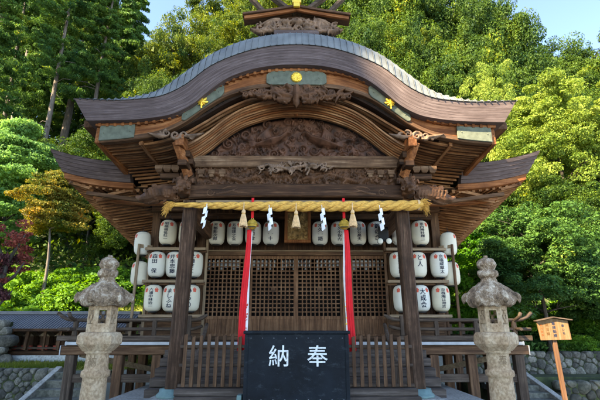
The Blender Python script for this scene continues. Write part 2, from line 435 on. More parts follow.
def curve_fn(pts):
    """smooth interpolation, mirrored about x = 0 (points given for x >= 0)"""
    X = np.array([p[0] for p in pts]); Z = np.array([p[1] for p in pts])
    h = np.diff(X); d = np.diff(Z) / h
    m = np.zeros(len(X)); m[0] = 0; m[-1] = d[-1]
    for i in range(1, len(X) - 1): m[i] = (d[i - 1] * h[i] + d[i] * h[i - 1]) / (h[i - 1] + h[i])
    def fn(x):
        x = min(abs(x), X[-1])
        i = min(int(np.searchsorted(X, x, side='right')) - 1, len(h) - 1); i = max(i, 0)
        t = (x - X[i]) / h[i]
        return float((1 + 2 * t) * (1 - t) ** 2 * Z[i] + t * (1 - t) ** 2 * h[i] * m[i] + t * t * (3 - 2 * t) * Z[i + 1] + t * t * (t - 1) * h[i] * m[i + 1])
    return fn

def linsp(a, b, n): return [a + (b - a) * i / (n - 1) for i in range(n)]

# ------------------------------------------------------------------ text
_tc = bpy.data.curves.new('lettering source', 'FONT')
_to = bpy.data.objects.new('lettering source', _tc); COL.objects.link(_to)
_glyph = {}
def glyph(ch, bold=0.0):
    key = (ch, bold)
    if key not in _glyph:
        _tc.body = ch; _tc.offset = bold
        dg = bpy.context.evaluated_depsgraph_get(); dg.update()
        me = bpy.data.meshes.new_from_object(_to.evaluated_get(dg))
        b = bmesh.new(); b.from_mesh(me)
        if b.edges:
            bmesh.ops.triangulate(b, faces=b.faces)
            bmesh.ops.remove_doubles(b, verts=b.verts, dist=1e-4)
        b.to_mesh(me); b.free()
        v = [(p.co.x - 0.5, p.co.y - 0.38) for p in me.vertices]
        f = [tuple(p.vertices) for p in me.polygons]
        _glyph[key] = (v, f)
        bpy.data.meshes.remove(me)
    return _glyph[key]

def text_mb(cols, size, place, bold=0.012, pitch=1.0, squeeze=1.0):
    """cols: list of (string, x centre, top z). place(x,z) -> 3-D point on the written surface"""
    mb = MB()
    for txt, cx, zt in cols:
        for i, ch in enumerate(txt):
            if ch == ' ' or ch == '　': continue
            v, f = glyph(ch, 0.0)
            cz = zt - size * squeeze * pitch * (i + 0.5)
            for q, (ox, oz) in enumerate(((-1, 0), (1, 0), (0, -.7), (0, .7))):
                pts = []
                for a, c in v:
                    p = place(cx + (a + ox * bold) * size, cz + (c + oz * bold) * size * squeeze)
                    pts.append((p[0], p[1] - 0.0004 * q, p[2]))
                mb.add(pts, f)
    return mb

# ------------------------------------------------------------------ carved relief from splines
def relief(x0, x1, z0, z1, y, step, prims, depth, name, mat, parent, cut=0.0, base=0.0, mask=None, seed=0, back=0.04):
    nx = int((x1 - x0) / step) + 1; nz = int((z1 - z0) / step) + 1
    xs = np.linspace(x0, x1, nx); zs = np.linspace(z0, z1, nz)
    Xg, Zg = np.meshgrid(xs, zs)
    Hh = np.full(Xg.shape, -1.0)
    for (pts, rad, lift, scal) in prims:
        acc = 0.0
        for i in range(len(pts) - 1):
            (ax, az), (bx, bz) = pts[i], pts[i + 1]
            ra, rb = rad[i], rad[i + 1]
            rm = max(ra, rb)
            ix0 = max(0, int((min(ax, bx) - rm - x0) / step) - 1); ix1 = min(nx, int((max(ax, bx) + rm - x0) / step) + 3)
            iz0 = max(0, int((min(az, bz) - rm - z0) / step) - 1); iz1 = min(nz, int((max(az, bz) + rm - z0) / step) + 3)
            if ix0 >= ix1 or iz0 >= iz1: continue
            X = Xg[iz0:iz1, ix0:ix1]; Z = Zg[iz0:iz1, ix0:ix1]
            dx, dz = bx - ax, bz - az; L2 = dx * dx + dz * dz + 1e-12; L = math.sqrt(L2)
            t = np.clip(((X - ax) * dx + (Z - az) * dz) / L2, 0, 1)
            d = np.hypot(X - ax - t * dx, Z - az - t * dz); r = ra + (rb - ra) * t
            h = lift + (np.sqrt(np.maximum(r * r - d * d, 0)) * .45 + np.maximum(r - d, 0) * .75) * depth
            if scal: h = h + 0.22 * rm * np.sin((acc + t * L) / scal * 6.28) * (r > d)
            h = np.where(d < r, h, -1.0)
            Hh[iz0:iz1, ix0:ix1] = np.maximum(Hh[iz0:iz1, ix0:ix1], h)
            acc += L
    if cut == 0.0: Hh = np.maximum(Hh, base)
    keep = Hh > -0.5
    if mask is not None:
        mk = np.array([[mask(x, z) for x in xs] for z in zs]); keep &= mk
    Hs = np.where(keep, Hh, 0.0)
    idx = -np.ones(Xg.shape, dtype=int); v = []; f = []
    for j in range(nz):
        for i in range(nx):
            if keep[j, i]:
                idx[j, i] = len(v); v.append((float(xs[i]), float(y - Hs[j, i]), float(zs[j])))
    for j in range(nz - 1):
        for i in range(nx - 1):
            q = (idx[j, i], idx[j, i + 1], idx[j + 1, i + 1], idx[j + 1, i])
            if min(q) >= 0: f.append(tuple(int(k) for k in q))
    # back sheet and rim so that the panel is solid
    n0 = len(v); v2 = [(a, y + back, c) for a, b_, c in v]
    f2 = [tuple(k + n0 for k in reversed(q)) for q in f]
    from collections import Counter
    ed = Counter()
    for q in f:
        for k in range(4): ed[(q[k], q[(k + 1) % 4])] += 1
    rim = [(b_, a, a + n0, b_ + n0) for (a, b_) in ed if (b_, a) not in ed]
    mb = MB(); mb.v = v + v2; mb.f = f + f2 + rim
    return mb.build(name, mat, parent, smooth=True, fix=False)

def spiral(cx, cz, r, turns, a0, tube, sgn=1, n=16):
    pts = []; rad = []
    for i in range(n + 1):
        t = i / n; a = a0 + sgn * turns * 2 * math.pi * t; rr = r * (1 - 0.85 * t)
        pts.append((cx + rr * math.cos(a), cz + rr * math.sin(a))); rad.append(tube * (1 - 0.55 * t))
    return (pts, rad, 0.0, 0)

def leafstroke(cx, cz, L, a, w_, bend=0.6, lift=0.0):
    pts = []; rad = []
    x, z = cx, cz
    for i in range(7):
        t = i / 6; pts.append((x, z)); rad.append(w_ * (0.35 + 1.2 * math.sin(math.pi * min(1, t * 0.9 + 0.12))) * (1 - 0.6 * t) + 0.004)
        x += L / 6 * math.cos(a); z += L / 6 * math.sin(a); a += bend / 6
    return (pts, rad, lift, 0)

def cloud_prims(rng, x0, x1, z0, z1, n, rmin, rmax, ok=None):
    out = []
    tries = 0
    while len(out) < n and tries < n * 20:
        tries += 1
        cx = rng.uniform(x0, x1); cz = rng.uniform(z0, z1)
        if ok and not ok(cx, cz): continue
        k = rng.random()
        r = rng.uniform(rmin, rmax)
        if k < 0.5:
            sp = spiral(cx, cz, r, rng.uniform(0.9, 1.6), rng.uniform(0, 6.28), r * 0.34, rng.choice((-1, 1)))
            out.append((sp[0], sp[1], rng.uniform(0, .05), 0))
        elif k < 0.85: out.append(leafstroke(cx, cz, r * 2.6, rng.uniform(0, 6.28), r * 0.32, rng.uniform(-1.8, 1.8), rng.uniform(0, 0.07)))
        else: out.append(([(cx, cz), (cx + r * .5, cz + r * .2)], [r * .55, r * .45], rng.uniform(0, 0.02), 0))
    return out

def scroll_prims(rng, x0, x1, z0, z1, r0, ok=None, tries=4000):
    cs = []; out = []
    for _ in range(tries):
        cx, cz, r = rng.uniform(x0, x1), rng.uniform(z0, z1), r0 * rng.uniform(.6, 1.25)
        if ok and not ok(cx, cz): continue
        if all((cx - a) ** 2 + (cz - b) ** 2 > ((r + c) * .92) ** 2 for a, b, c in cs): cs.append((cx, cz, r))
    for (cx, cz, r) in cs:
        sg = rng.choice((-1, 1)); a0 = rng.uniform(0, 6.28); lf = rng.uniform(.01, .07)
        sp = spiral(cx, cz, r * .95, 1.7, a0, r * .20, sg, 26); out.append((sp[0], sp[1], lf, 0))
        for q in range(rng.randint(2, 4)):
            a = a0 + rng.uniform(-1.2, 1.2) + math.pi * .5 * sg
            out.append(leafstroke(cx + r * .9 * math.cos(a0), cz + r * .9 * math.sin(a0), r * rng.uniform(1.4, 2.2), a, r * .17, rng.uniform(-1.2, 1.2), lf - .01))
    return out

def dragon_prims(x0, x1, zc, amp, waves, r, phase=0.0, head=1):
    pts = []; rad = []; n = 70
    for i in range(n + 1):
        t = i / n; x = x0 + (x1 - x0) * t
        pts.append((x + 0.06 * math.sin(t * waves * 12.56), zc + amp * math.sin(phase + t * waves * 6.283)))
        rad.append(r * (0.35 + 0.65 * math.sin(math.pi * min(1, 0.12 + t * 0.75))))
    out = [(pts, rad, 0.035, 0.045)]
    hx, hz = pts[-1]; s = 1 if x1 > x0 else -1
    out.append(([(hx, hz), (hx + s * r * 1.6, hz + r * .3), (hx + s * r * 3.0, hz - r * .2)], [r * 1.5, r * 1.25, r * 0.7], 0.06, 0))
    out.append(([(hx + s * r * 1.2, hz - r), (hx + s * r * 2.7, hz - r * 1.3)], [r * 0.6, r * 0.4], 0.05, 0))
    out.append(leafstroke(hx, hz + r, r * 4, math.pi * (0.8 if s > 0 else 0.2), r * .28, 0.7 * s, 0.06))
    out.append(leafstroke(hx, hz, r * 4.5, math.pi * (0.95 if s > 0 else 0.05), r * .25, -0.9 * s, 0.06))
    out.append(leafstroke(hx + s * r * 2.6, hz, r * 4.5, math.pi * (0.2 if s > 0 else .8), r * .16, 2.0 * s, 0.06))
    for t in (0.25, 0.55, 0.8):
        k = int(n * t); px, pz = pts[k]
        out.append(([(px, pz), (px + s * .10, pz - .09), (px + s * .04, pz - .17)], [r * .7, r * .5, r * .35], 0.05, 0))
        for q in (-0.6, 0, 0.6): out.append(leafstroke(px + s * .04, pz - .17, r * 1.6, -1.57 + q, r * .22, 0.4, 0.05))
    for k in range(4, n - 3, 3):
        (px, pz), (qx, qz) = pts[k], pts[k + 1]
        a = math.atan2(qz - pz, qx - px) + math.pi / 2 * s
        out.append(leafstroke(px + rad[k] * .8 * math.cos(a), pz + rad[k] * .8 * math.sin(a), r * .9, a, r * .16, 0.5, 0.03))
    return out

CURVED[M['rafter'].name] = wood('rafter timber bent', (0.07, 0.024, 0.010), (0.33, 0.145, 0.06), (0.70, 0.41, 0.22), 'x', wear=0.6, gscale=20, curved=True)
CURVED[M['fascia'].name] = wood('layered bark fascia bent', (0.060, 0.040, 0.036), (0.120, 0.085, 0.080), (0.21, 0.160, 0.152), 'x', wear=0.45, gscale=40, curved=True)
CURVED[M['orange_x'].name] = wood('orange timber bent', (0.09, 0.026, 0.010), (0.30, 0.105, 0.035), (0.52, 0.24, 0.11), 'x', wear=0.6, curved=True)
CURVED[M['mid_x'].name] = wood('brown timber bent', (0.042, 0.020, 0.011), (0.13, 0.064, 0.033), (0.29, 0.16, 0.088), 'x', curved=True)

# ================================================================== SETTING
def noise2(x, y, s=1.0, seed=0.0):
    return mnoise.noise(Vector((x * s + seed, y * s - seed, seed * 0.37)))

def hill_z(x, y):
    left = 1 / (1 + math.exp(max(-30, min(30, x * 0.8))))          # 1 at left
    b = 0.36 * left + 0.70 * (1 - left)
    z = b
    if y > 17.0:
        k = y - 17.0
        z += 0.50 * k - 0.9 * (1 - math.exp(-k / 1.8)) * 0.5
    if y > 34: z += 0.12 * (y - 34)
    if y > 75: z -= 0.55 * (y - 75)
    if y > 16.0: z += 0.45 * noise2(x, y, 0.22, 3.1) * min(1, (y - 16) / 6) + 0.12 * noise2(x, y, 0.9, 7.7) * min(1, (y - 16) / 4)
    return z

g = MB()
g.add([(-140, -60, -0.45), (140, -60, -0.45), (140, 140, -0.45), (-140, 140, -0.45)], [(0, 1, 2, 3)])
tag(g.build('ground', M['gravel']), kind='structure')

def terrain(name, x0, x1, y0, y1, step, mat, dz=0.0, skirt=True):
    nx = int((x1 - x0) / step) + 1; ny = int((y1 - y0) / step) + 1
    mb = MB()
    for j in range(ny):
        for i in range(nx):
            x = x0 + (x1 - x0) * i / (nx - 1); y = y0 + (y1 - y0) * j / (ny - 1)
            mb.v.append((x, y, hill_z(x, y) + dz))
    for j in range(ny - 1):
        for i in range(nx - 1):
            a = j * nx + i; mb.f.append((a, a + 1, a + nx + 1, a + nx))
    return mb.build(name, mat, smooth=True, fix=False)
tag(terrain('hillside', -120, 120, 14.4, 140, 1.2, M['hill']), kind='structure')
tag(terrain('turf_slope', -26, -5.2, 13.15, 27, 0.4, M['turf'], 0.02), kind='structure')
mb = MB(); mb.add([(-26, 13.15, 0.3), (-5.2, 13.15, 0.3), (-5.2, 13.15, -0.45), (-26, 13.15, -0.45)], [(0, 1, 2, 3)])

pl = MB(); pl.box(-3.5, 3.5, 6.9, 16.2, -0.45, 0.25)
tag(pl.build('stone_platform', M['paving'], bevel=0.02), kind='structure')

# ================================================================== SHRINE HALL
hall = thing('shrine_hall', (0, 11.5, -0.45), 'dark weathered wooden shrine hall with a curved gable porch, carved beams and lattice doors', 'shrine')
rng = random.Random(5)

tiletop = curve_fn([(0, 7.80), (.63, 7.73), (1.27, 7.55), (1.95, 7.17), (2.45, 6.73), (2.82, 6.37), (3.3, 6.13), (3.9, 5.99), (4.46, 5.95)])
fasctop = curve_fn([(0, 7.23), (.59, 7.18), (1.25, 6.98), (1.82, 6.67), (2.28, 6.25), (2.62, 6.05), (3.31, 5.92), (4.46, 5.94)])
fascbot = curve_fn([(0, 6.77), (.58, 6.74), (1.16, 6.6), (1.56, 6.42), (1.95, 6.11), (2.25, 5.84), (2.56, 5.66), (3.11, 5.53), (3.4, 5.50), (4.3, 5.47)])
bargebot = curve_fn([(0, 6.34), (.52, 6.34), (1.05, 6.26), (1.56, 6.06), (1.95, 5.77), (2.26, 5.52), (2.72, 5.27), (3.26, 5.14), (3.95, 5.06)])
innerarc = curve_fn([(0, 5.97), (.45, 5.93), (.85, 5.82), (1.25, 5.64), (1.55, 5.42), (1.86, 5.14), (2.15, 4.93), (2.5, 4.80)])
soffit = curve_fn([(0, 6.33), (.6, 6.28), (1.05, 6.16), (1.5, 5.93), (1.95, 5.62), (2.3, 5.40), (2.75, 5.22), (3.3, 5.12), (3.95, 5.05)])
YF = 7.8

# -- fascia of the curved gable, in stepped layers
NL = 7
xs = linsp(-4.46, 4.46, 121)
for k in range(NL):
    t0, t1 = k / NL, (k + 1) / NL
    top = []; bot = []; xx = []
    for x in xs:
        ft, fb = fasctop(x), fascbot(x)
        # the ends are undercut: lower layers are shorter
        st = 1 - 0.065 * t0; sb = 1 - 0.065 * t1
        xx.append((x * st, x * sb))
        top.append(ft + (fb - ft) * t0); bot.append(ft + (fb - ft) * t1 + 0.0012)
    mb = MB(); mb.band(xx, top, bot, YF + 0.004 * k, YF + 0.45, YF + 0.004 * k + 0.003)
    mb.build('gable_fascia', M['fascia'], hall, bevel=0.002)

# -- copper roof of the porch: rim rolls up and back, laid in plates
roofp = MB()
prof = [(0.0, 0.0), (0.0, 0.035), (0.03, 0.16), (0.09, 0.42), (0.18, 0.70), (0.32, 0.92), (0.5, 1.0), (3.9, 1.0)]
XR = 4.46; nseg = 66
for s_ in range(nseg):
    xa = -XR + 2 * XR * s_ / nseg; xb = -XR + 2 * XR * (s_ + 1) / nseg
    for (pa, pb, lift) in ((0.0, 0.90, 0.012), (0.90, 1.0, 0.034)):
        x_0 = xa + (xb - xa) * pa; x_1 = xa + (xb - xa) * pb
        cols = []
        for x in (x_0, x_1):
            f0, f1 = fasctop(x), tiletop(x)
            cols.append([(x, YF - 0.01 + dy - (lift if k_ < 4 else 0), f0 + (f1 - f0) * dz + (lift if dz > 0.2 else 0)) for k_, (dy, dz) in enumerate(prof)])
        k0 = len(roofp.v); n = len(prof)
        roofp.v += cols[0] + cols[1]
        for i in range(n - 1): roofp.f.append((k0 + i, k0 + n + i, k0 + n + i + 1, k0 + i + 1))
        # edges of the raised seams
        low = [(c[0], c[1], c[2] - 0.03) for c in cols[0]]; k1 = len(roofp.v)
        roofp.v += low
        for i in range(n - 1): roofp.f.append((k0 + i, k0 + i + 1, k1 + i + 1, k1 + i))
        low = [(c[0], c[1], c[2] - 0.03) for c in cols[1]]; k1 = len(roofp.v)
        roofp.v += low
        for i in range(n - 1): roofp.f.append((k0 + n + i + 1, k0 + n + i, k1 + i, k1 + i + 1))
pr = roofp.build('porch_roof', M['copper'], hall, fix=False)
# small steps of the plates across the slope
mb = MB()
for q in range(3):
    xx = linsp(-4.40, 4.40, 90); y = YF + 0.07 + 0.11 * q
    tz = [0.16, 0.50, 0.86][q]
    top = [fasctop(x) + (tiletop(x) - fasctop(x)) * tz + 0.03 for x in xx]
    mb.band(xx, top, [t - 0.05 for t in top], y - 0.006, y + 0.02)
mb.build('porch_roof_step', M['copper'], hall)

# -- dentilled strip and bargeboard under the fascia
xs = linsp(-4.05, 4.05, 121)
mb = MB(); mb.band(xs, [fascbot(x) + 0.02 for x in xs], [fascbot(x) - 0.05 for x in xs], YF + 0.17, YF + 0.40)
batten = mb.build('gable_batten', M['orange_x'], hall, bevel=0.004)
x = -3.98
while x < 4.0:
    z = fascbot(x) - 0.03
    mb = MB(); mb.box(x, x + 0.055, YF + 0.135, YF + 0.2, z - 0.045, z + 0.02)
    mb.build('dentil', M['orange_x'], batten)
    dzdx = (fascbot(x + .05) - fascbot(x - .05)) / 0.1
    x += 0.155 / math.sqrt(1 + dzdx * dzdx)

xs = linsp(-3.93, 3.93, 121)
mb = MB(); mb.band(xs, [fascbot(x) - 0.045 for x in xs], [bargebot(x) + 0.09 for x in xs], YF + 0.22, YF + 0.31)
mb.build('bargeboard', M['orange_x'], hall, bevel=0.006)
mb = MB(); mb.band(xs, [bargebot(x) + 0.10 for x in xs], [bargebot(x) for x in xs], YF + 0.19, YF + 0.33)
mb.build('bargeboard_lip', M['mid_x'], hall, bevel=0.012)
# side edge board of the porch eave
for sx in (-1, 1):
    mb = MB(); mb.bar((sx * 3.99, YF + .22, 5.24), (sx * 3.99, 9.62, 5.14), 0.10, 0.34)
    mb.build('eave_edge_board', M['orange_y'], hall, bevel=0.008)
    mb = MB(); mb.bar((sx * 4.17, YF + .35, 5.56), (sx * 4.17, 9.7, 5.5), 0.42, 0.16)
    mb.build('eave_cover_board', M['mid_y'], hall, bevel=0.008)

# -- green patinated plates with gold crests on the bargeboard
def plate(xa, xb, notch):
    xx = linsp(xa, xb, 25)
    mb = MB(); top = []; bot = []
    for i, x in enumerate(xx):
        t = i / 24; e = 0.0
        if notch: e = 0.065 * max(0, 1 - min(t, 1 - t) / 0.10) ** 2
        top.append(fascbot(x) - 0.055 - e); bot.append(bargebot(x) + 0.035 + e)
    mb.band(xx, top, bot, YF + 0.155, YF + 0.20)
    # tiny rivets
    for i in (3, 21):
        mb.sphere((xx[i], YF + 0.155, (top[i] + bot[i]) / 2), 0.014, 6)
    return mb
p0 = plate(-.63, .63, True).build('crest_plate', M['patina'], hall, bevel=0.008)
mb = MB(); mb.lathe([(0.115, 0), (0.115, 0.02), (0.10, 0.035), (0.02, 0.045)], 36)
zc = (fascbot(0) - .055 + bargebot(0) + .035) / 2
mb.v = [(x, YF + 0.155 - z, zc + y) for x, y, z in mb.v]
# petals of the round crest
for k in range(12):
    a = 2 * math.pi * k / 12
    q = MB(); q.sphere((0, 0, 0), 0.045, 6, (1, 0.30, 0.36))
    ca, sa = math.cos(a), math.sin(a)
    q.v = [((x + .055) * ca - z * sa, y + YF + 0.115, (x + .068) * sa + z * ca + zc) for x, y, z in q.v]
    mb.add(q.v, q.f)
mb.build('crest', M['gold'], p0, smooth=False)

def maple_leaf_mb(cx, cz, y, s, rot):
    # seven-lobed leaf with a short stalk, slightly domed
    ang = [90, 52, 128, 12, 168, -32, 212]
    ln = [1.0, 0.92, 0.92, 0.82, 0.82, 0.5, 0.5]
    lobes = sorted(zip(ang, ln))
    pts = []
    for i, (a, l) in enumerate(lobes):
        for da, m in ((-17, .52), (-12, .80), (0, 1.0), (12, .80), (17, .52)):
            pts.append((math.cos(R(a + da)) * l * m, math.sin(R(a + da)) * l * m))
        if i < len(lobes) - 1:
            am = (a + lobes[i + 1][0]) / 2; pts.append((math.cos(R(am)) * .38, math.sin(R(am)) * .38))
    pts += [(-.18, -.30), (-.07, -.40), (-.08, -.72), (.08, -.72), (.07, -.40), (.18, -.30)]
    pts2 = sorted(pts[:-6], key=lambda p: math.atan2(p[1] + .12, p[0])) if False else pts
    ca, sa = math.cos(rot), math.sin(rot)
    zc_ = 0
    P = [(cx + s * (a * ca - b * sa), cz + s * (a * sa + b * ca)) for a, b in pts2]
    mb = MB(); n = len(P)
    mb.v = [(x, y, z) for x, z in P] + [(x, y + .03, z) for x, z in P] + [(cx, y - 0.035, cz)]
    for i in range(n):
        j = (i + 1) % n
        mb.f += [(i, j, 2 * n), (i, n + i, n + j, j)]
    return mb
for sx in (-1, 1):
    xa, xb = sorted((sx * 1.50, sx * 2.33))
    p = plate(xa, xb, True).build('crest_plate', M['patina'], hall, bevel=0.008)
    xm = 1.93; zc = (fascbot(xm) + bargebot(xm)) / 2 - 0.01
    maple_leaf_mb(sx * xm, zc - .02, YF + 0.11, 0.165, R(0)).build('leaf_crest', M['gold'], p)
    xa, xb = sorted((sx * 3.25, sx * 3.94))
    plate(xa, xb, False).build('end_plate', M['patina'], hall, bevel=0.008)

# -- curved rafters of the porch soffit (parallel to the gable), two tiers
y = YF + 0.42; k = 0
while y < 11.2:
    wide = 3.95 if y < 9.7 else 3.14
    j = rng.uniform(-0.014, 0.010)
    xo_ = 3.95 if y < 9.75 else 3.92 - (y - 9.75) * .25
    dp = .30 * max(0.0, y - 9.45)          # the wing dips towards the valley with the main eave
    if xo_ > 3.1:
        for sx in (-1, 1):                      # outer flying rafter
            xx = [sx * v for v in linsp(2.95, xo_, 14)]
            mb = MB(); mb.band(xx, [soffit(v) + .075 - dp for v in xx], [soffit(v) + .028 + j * .7 - dp for v in xx], y - .012, y + 0.028)
            mb.build('flying_rafter', M['rafter'], hall)
    xx = linsp(-min(wide, 3.15), min(wide, 3.15), 71)
    mb = MB(); mb.band(xx, [soffit(v) + .02 - dp for v in xx], [soffit(v) - .032 + j * .7 - dp - 0.02 * max(0, 1 - abs(v) / 1.2) for v in xx], y, y + 0.038)
    mb.build('curved_rafter', M['rafter'], hall)
    y += 0.13 + rng.uniform(-.014, .014); k += 1
xx = linsp(-3.95, 3.95, 91)
mb = MB(); mb.band(xx, [soffit(v) + .14 for v in xx], [soffit(v) + .08 for v in xx], YF + 0.32, 9.60)
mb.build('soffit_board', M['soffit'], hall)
for k in range(9):
    ya = 9.602 + .2 * k; dp = .30 * max(0.0, ya + .1 - 9.45); xx = linsp(-3.92 + .05 * k, 3.92 - .05 * k, 61)
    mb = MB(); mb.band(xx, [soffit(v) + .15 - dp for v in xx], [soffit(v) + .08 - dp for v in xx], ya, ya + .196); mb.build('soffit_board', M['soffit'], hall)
# stop-batten between the tiers
for sx in (-1, 1):
    mb = MB(); mb.bar((sx * 3.16, YF + .33, soffit(3.16) + 0.0), (sx * 3.16, 9.6, soffit(3.16) - 0.02), 0.07, 0.10)
    mb.build('rafter_batten', M['rafter_y'], hall)

# -- inner arch ribs stepping back to the tympanum
for k, (yy, dz, th) in enumerate(((8.24, .235, .05), (8.285, .20, .05), (8.33, .165, .05), (8.375, .13, .05), (8.42, .095, .05), (8.465, .06, .05), (8.51, .03, .05), (8.55, 0.0, .09))):
    xx = linsp(-2.45, 2.45, 81)
    mb = MB(); mb.band(xx, [innerarc(v) + dz + th for v in xx], [innerarc(v) + dz for v in xx], yy, yy + (0.030 if k < 7 else .08))
    mb.build('arch_rib', M['rafter'] if k % 3 != 2 else M['orange_x'], hall, bevel=0.006)
mb = MB(); mb.poly([(-2.4, 4.8)] + [(v, soffit(v) - .01) for v in linsp(-2.4, 2.4, 41)] + [(2.4, 4.8)], 8.90, 8.94)
mb.build('tympanum_board', M['soffit'], hall)

# tympanum carving
ok = lambda x, z: z < innerarc(x) - 0.0 and z > 5.0
prims = scroll_prims(rng, -2.1, 2.1, 5.0, 6.0, .105, lambda x, z: z < innerarc(x) + .02)
# a crane-like bird either side of a central figure, wings of overlapping feathers
for sx in (-1, 1):
    bx_, bz_ = sx * .55, 5.42
    prims += [([(bx_ + sx * .30, bz_ - .08), (bx_, bz_), (bx_ - sx * .22, bz_ + .10), (bx_ - sx * .34, bz_ + .22), (bx_ - sx * .42, bz_ + .20)], [.05, .10, .06, .04, .02], .10, 0)]
    for q in range(7): prims.append(leafstroke(bx_ + sx * .05 * q, bz_ + .04, .34 + .02 * q, (1.9 - .17 * q) if sx < 0 else (1.24 + .17 * q), .030, .35 * sx, .10 + .006 * q))
    for q in range(5): prims.append(leafstroke(bx_ + sx * .25, bz_ - .06, .30, (math.pi + .35 - .16 * q) if sx < 0 else (-.35 + .16 * q), .024, .3 * sx, .09))
_unused = [([(-.75, 5.55), (-.35, 5.45), (.1, 5.55), (.45, 5.42)], [.10, .15, .13, .06], .05, 0.0),
          ([(.45, 5.42), (.9, 5.38), (1.4, 5.2)], [.12, .15, .05], .05, 0.0),
          ([(-.25, 5.75), (.25, 5.75)], [.07, .07], .08, 0.0), ([(0.0, 5.6), (0.02, 5.9)], [.09, .05], .06, 0)]
prims += [spiral(sx * 1.15, 5.3, .2, 1.4, 1, .06, sx) for sx in (-1, 1)]
relief(-2.2, 2.2, 4.98, 6.06, 8.80, 0.0125, prims, 1.5, 'tympanum_carving', M['carving_red'], hall, mask=lambda x, z: z < innerarc(x) + .05, back=.06, )
mb = MB(); mb.bar((0, 8.55, 5.95), (0, 8.55, 6.3), .07, .07); mb.build('hanging_strut', M['orange_z'], hall, bevel=.01)

# light worn beam, dragon frieze, rainbow beam
mb = MB(); mb.box(-2.17, 2.17, 8.52, 8.86, 4.76, 5.02); mb.build('upper_beam', M['beam_pale'], hall, bevel=0.015)
prims = scroll_prims(rng, -2.1, 2.1, 4.33, 4.76, .06)
prims += dragon_prims(-1.95, -0.55, 4.55, .09, 1.3, .055) + dragon_prims(1.85, 0.35, 4.54, .09, 1.3, .055, 1.5)
prims += dragon_prims(-0.75, 0.2, 4.62, .07, 1.0, .05, 2.0)
relief(-2.12, 2.12, 4.32, 4.775, 8.62, 0.0125, prims, 1.0, 'dragon_frieze', M['carving'], hall, back=.08)
# open carving that overlaps the upper beam
prims = cloud_prims(rng, -.75, .75, 4.66, 4.84, 60, 0.035, 0.065, lambda x, z: z < 4.86 - .12 * abs(x))
prims += dragon_prims(-.8, .35, 4.74, .05, 1.4, .04)
relief(-.95, .95, 4.55, 5.0, 8.50, 0.0125, prims, 1.0, 'frieze_crest_carving', M['carving_grey'], hall, cut=1, back=.03)
xx = linsp(-2.2, 2.2, 45)
mb = MB(); mb.band(xx, [4.34 + .03 * (1 - (v / 2.2) ** 2) for v in xx], [4.03 + .05 * (1 - (v / 2.2) ** 4) for v in xx], 8.42, 8.78)
rb = mb.build('rainbow_beam', M['dark_x'], hall, bevel=0.03)
for sx in (-1, 1):
    prims = [spiral(sx * 1.75, 4.17, .085, 1.6, 0, .020, sx), leafstroke(sx * 1.62, 4.14, .5, 0.1 if sx < 0 else 3.04, .022, .5 * -sx), leafstroke(sx * 1.3, 4.2, .55, -0.2 if sx < 0 else 3.34, .016, .5 * -sx), leafstroke(sx * 1.5, 4.24, .35, 0.5 if sx < 0 else 2.64, .016, -.9 * -sx)]
    relief(min(sx * .7, sx * 2.1), max(sx * .7, sx * 2.1), 4.08, 4.33, 8.425, 0.010, prims, 0.55, 'beam_scroll', M['mid_x'], rb, cut=1, back=.01)
mb = MB(); mb.box(-2.3, 2.3, 8.50, 8.72, 3.985, 4.025); mb.build('beam_under_strip', M['pale_x'], hall)

# hanging gable carving under the crest
prims = []
for sx in (-1, 1):
    prims += [spiral(sx * .20, 6.22, .13, 1.3, 1.2, .045, sx), spiral(sx * .45, 6.20, .10, 1.3, .6, .036, -sx), spiral(sx * .70, 6.17, .085, 1.3, 0, .03, sx),
              leafstroke(sx * .1, 6.1, .55, 0.15 if sx > 0 else 2.99, .05, .25 * sx), leafstroke(sx * .5, 6.08, .5, 0.05 if sx > 0 else 3.09, .04, .5 * sx),
              leafstroke(sx * .8, 6.14, .42, -0.1 if sx > 0 else 3.24, .03, .8 * sx), leafstroke(sx * .15, 6.02, .35, -.25 if sx > 0 else 3.39, .045, .9 * sx)]
prims += [([(0, 6.30), (0, 6.12), (0, 5.98)], [.05, .065, .03], .05, 0), leafstroke(0, 6.05, .2, -1.57, .05, 0)]
prims = [([(a, b + .0) for a, b in p], [q_ * 1.25 for q_ in r_], l_, s_) for p, r_, l_, s_ in prims]
prims += cloud_prims(rng, -1.1, 1.1, 6.0, 6.30, 170, 0.035, 0.075, lambda x, z: abs(z - 6.16 + .05 * x * x) < .17 * (1.2 - abs(x)))
relief(-1.3, 1.3, 5.85, 6.36, YF + 0.16, 0.0115, prims, 1.0, 'hanging_gable_carving', M['carving'], hall, cut=1, back=.05)
# smaller cloud carvings over the purlin ends
for sx in (-1, 1):
    cx = sx * 2.42
    prims = [spiral(cx, 5.22, .10, 1.4, 0, .04, sx), spiral(cx - .17, 5.26, .08, 1.3, 2, .032, -sx), spiral(cx + .17, 5.22, .08, 1.3, 4, .032, sx),
             leafstroke(cx + .2, 5.2, .38, 0, .035, .5), leafstroke(cx - .2, 5.2, .38, math.pi, .035, -.5), spiral(cx + .32, 5.18, .055, 1.2, 1, .024, sx), spiral(cx - .33, 5.24, .055, 1.2, 1, .024, sx)]
    relief(cx - .62, cx + .62, 5.05, 5.4, YF + 0.16, 0.0125, prims, 1.0, 'cloud_carving', M['carving_grey'], hall, cut=1, back=.05)
    mb = MB(); mb.bar((sx * 2.33, YF + .14, 5.12), (sx * 2.30, 9.6, 5.10), 0.17, 0.24)
    mb.build('porch_purlin', M['orange_y'], hall, bevel=0.012)
    mb = MB(); mb.bar((sx * 2.40, YF + .22, 5.12), (sx * 2.22, 8.45, 4.52), 0.13, 0.17)
    mb.build('purlin_brace', M['orange_y'], hall, bevel=0.012)

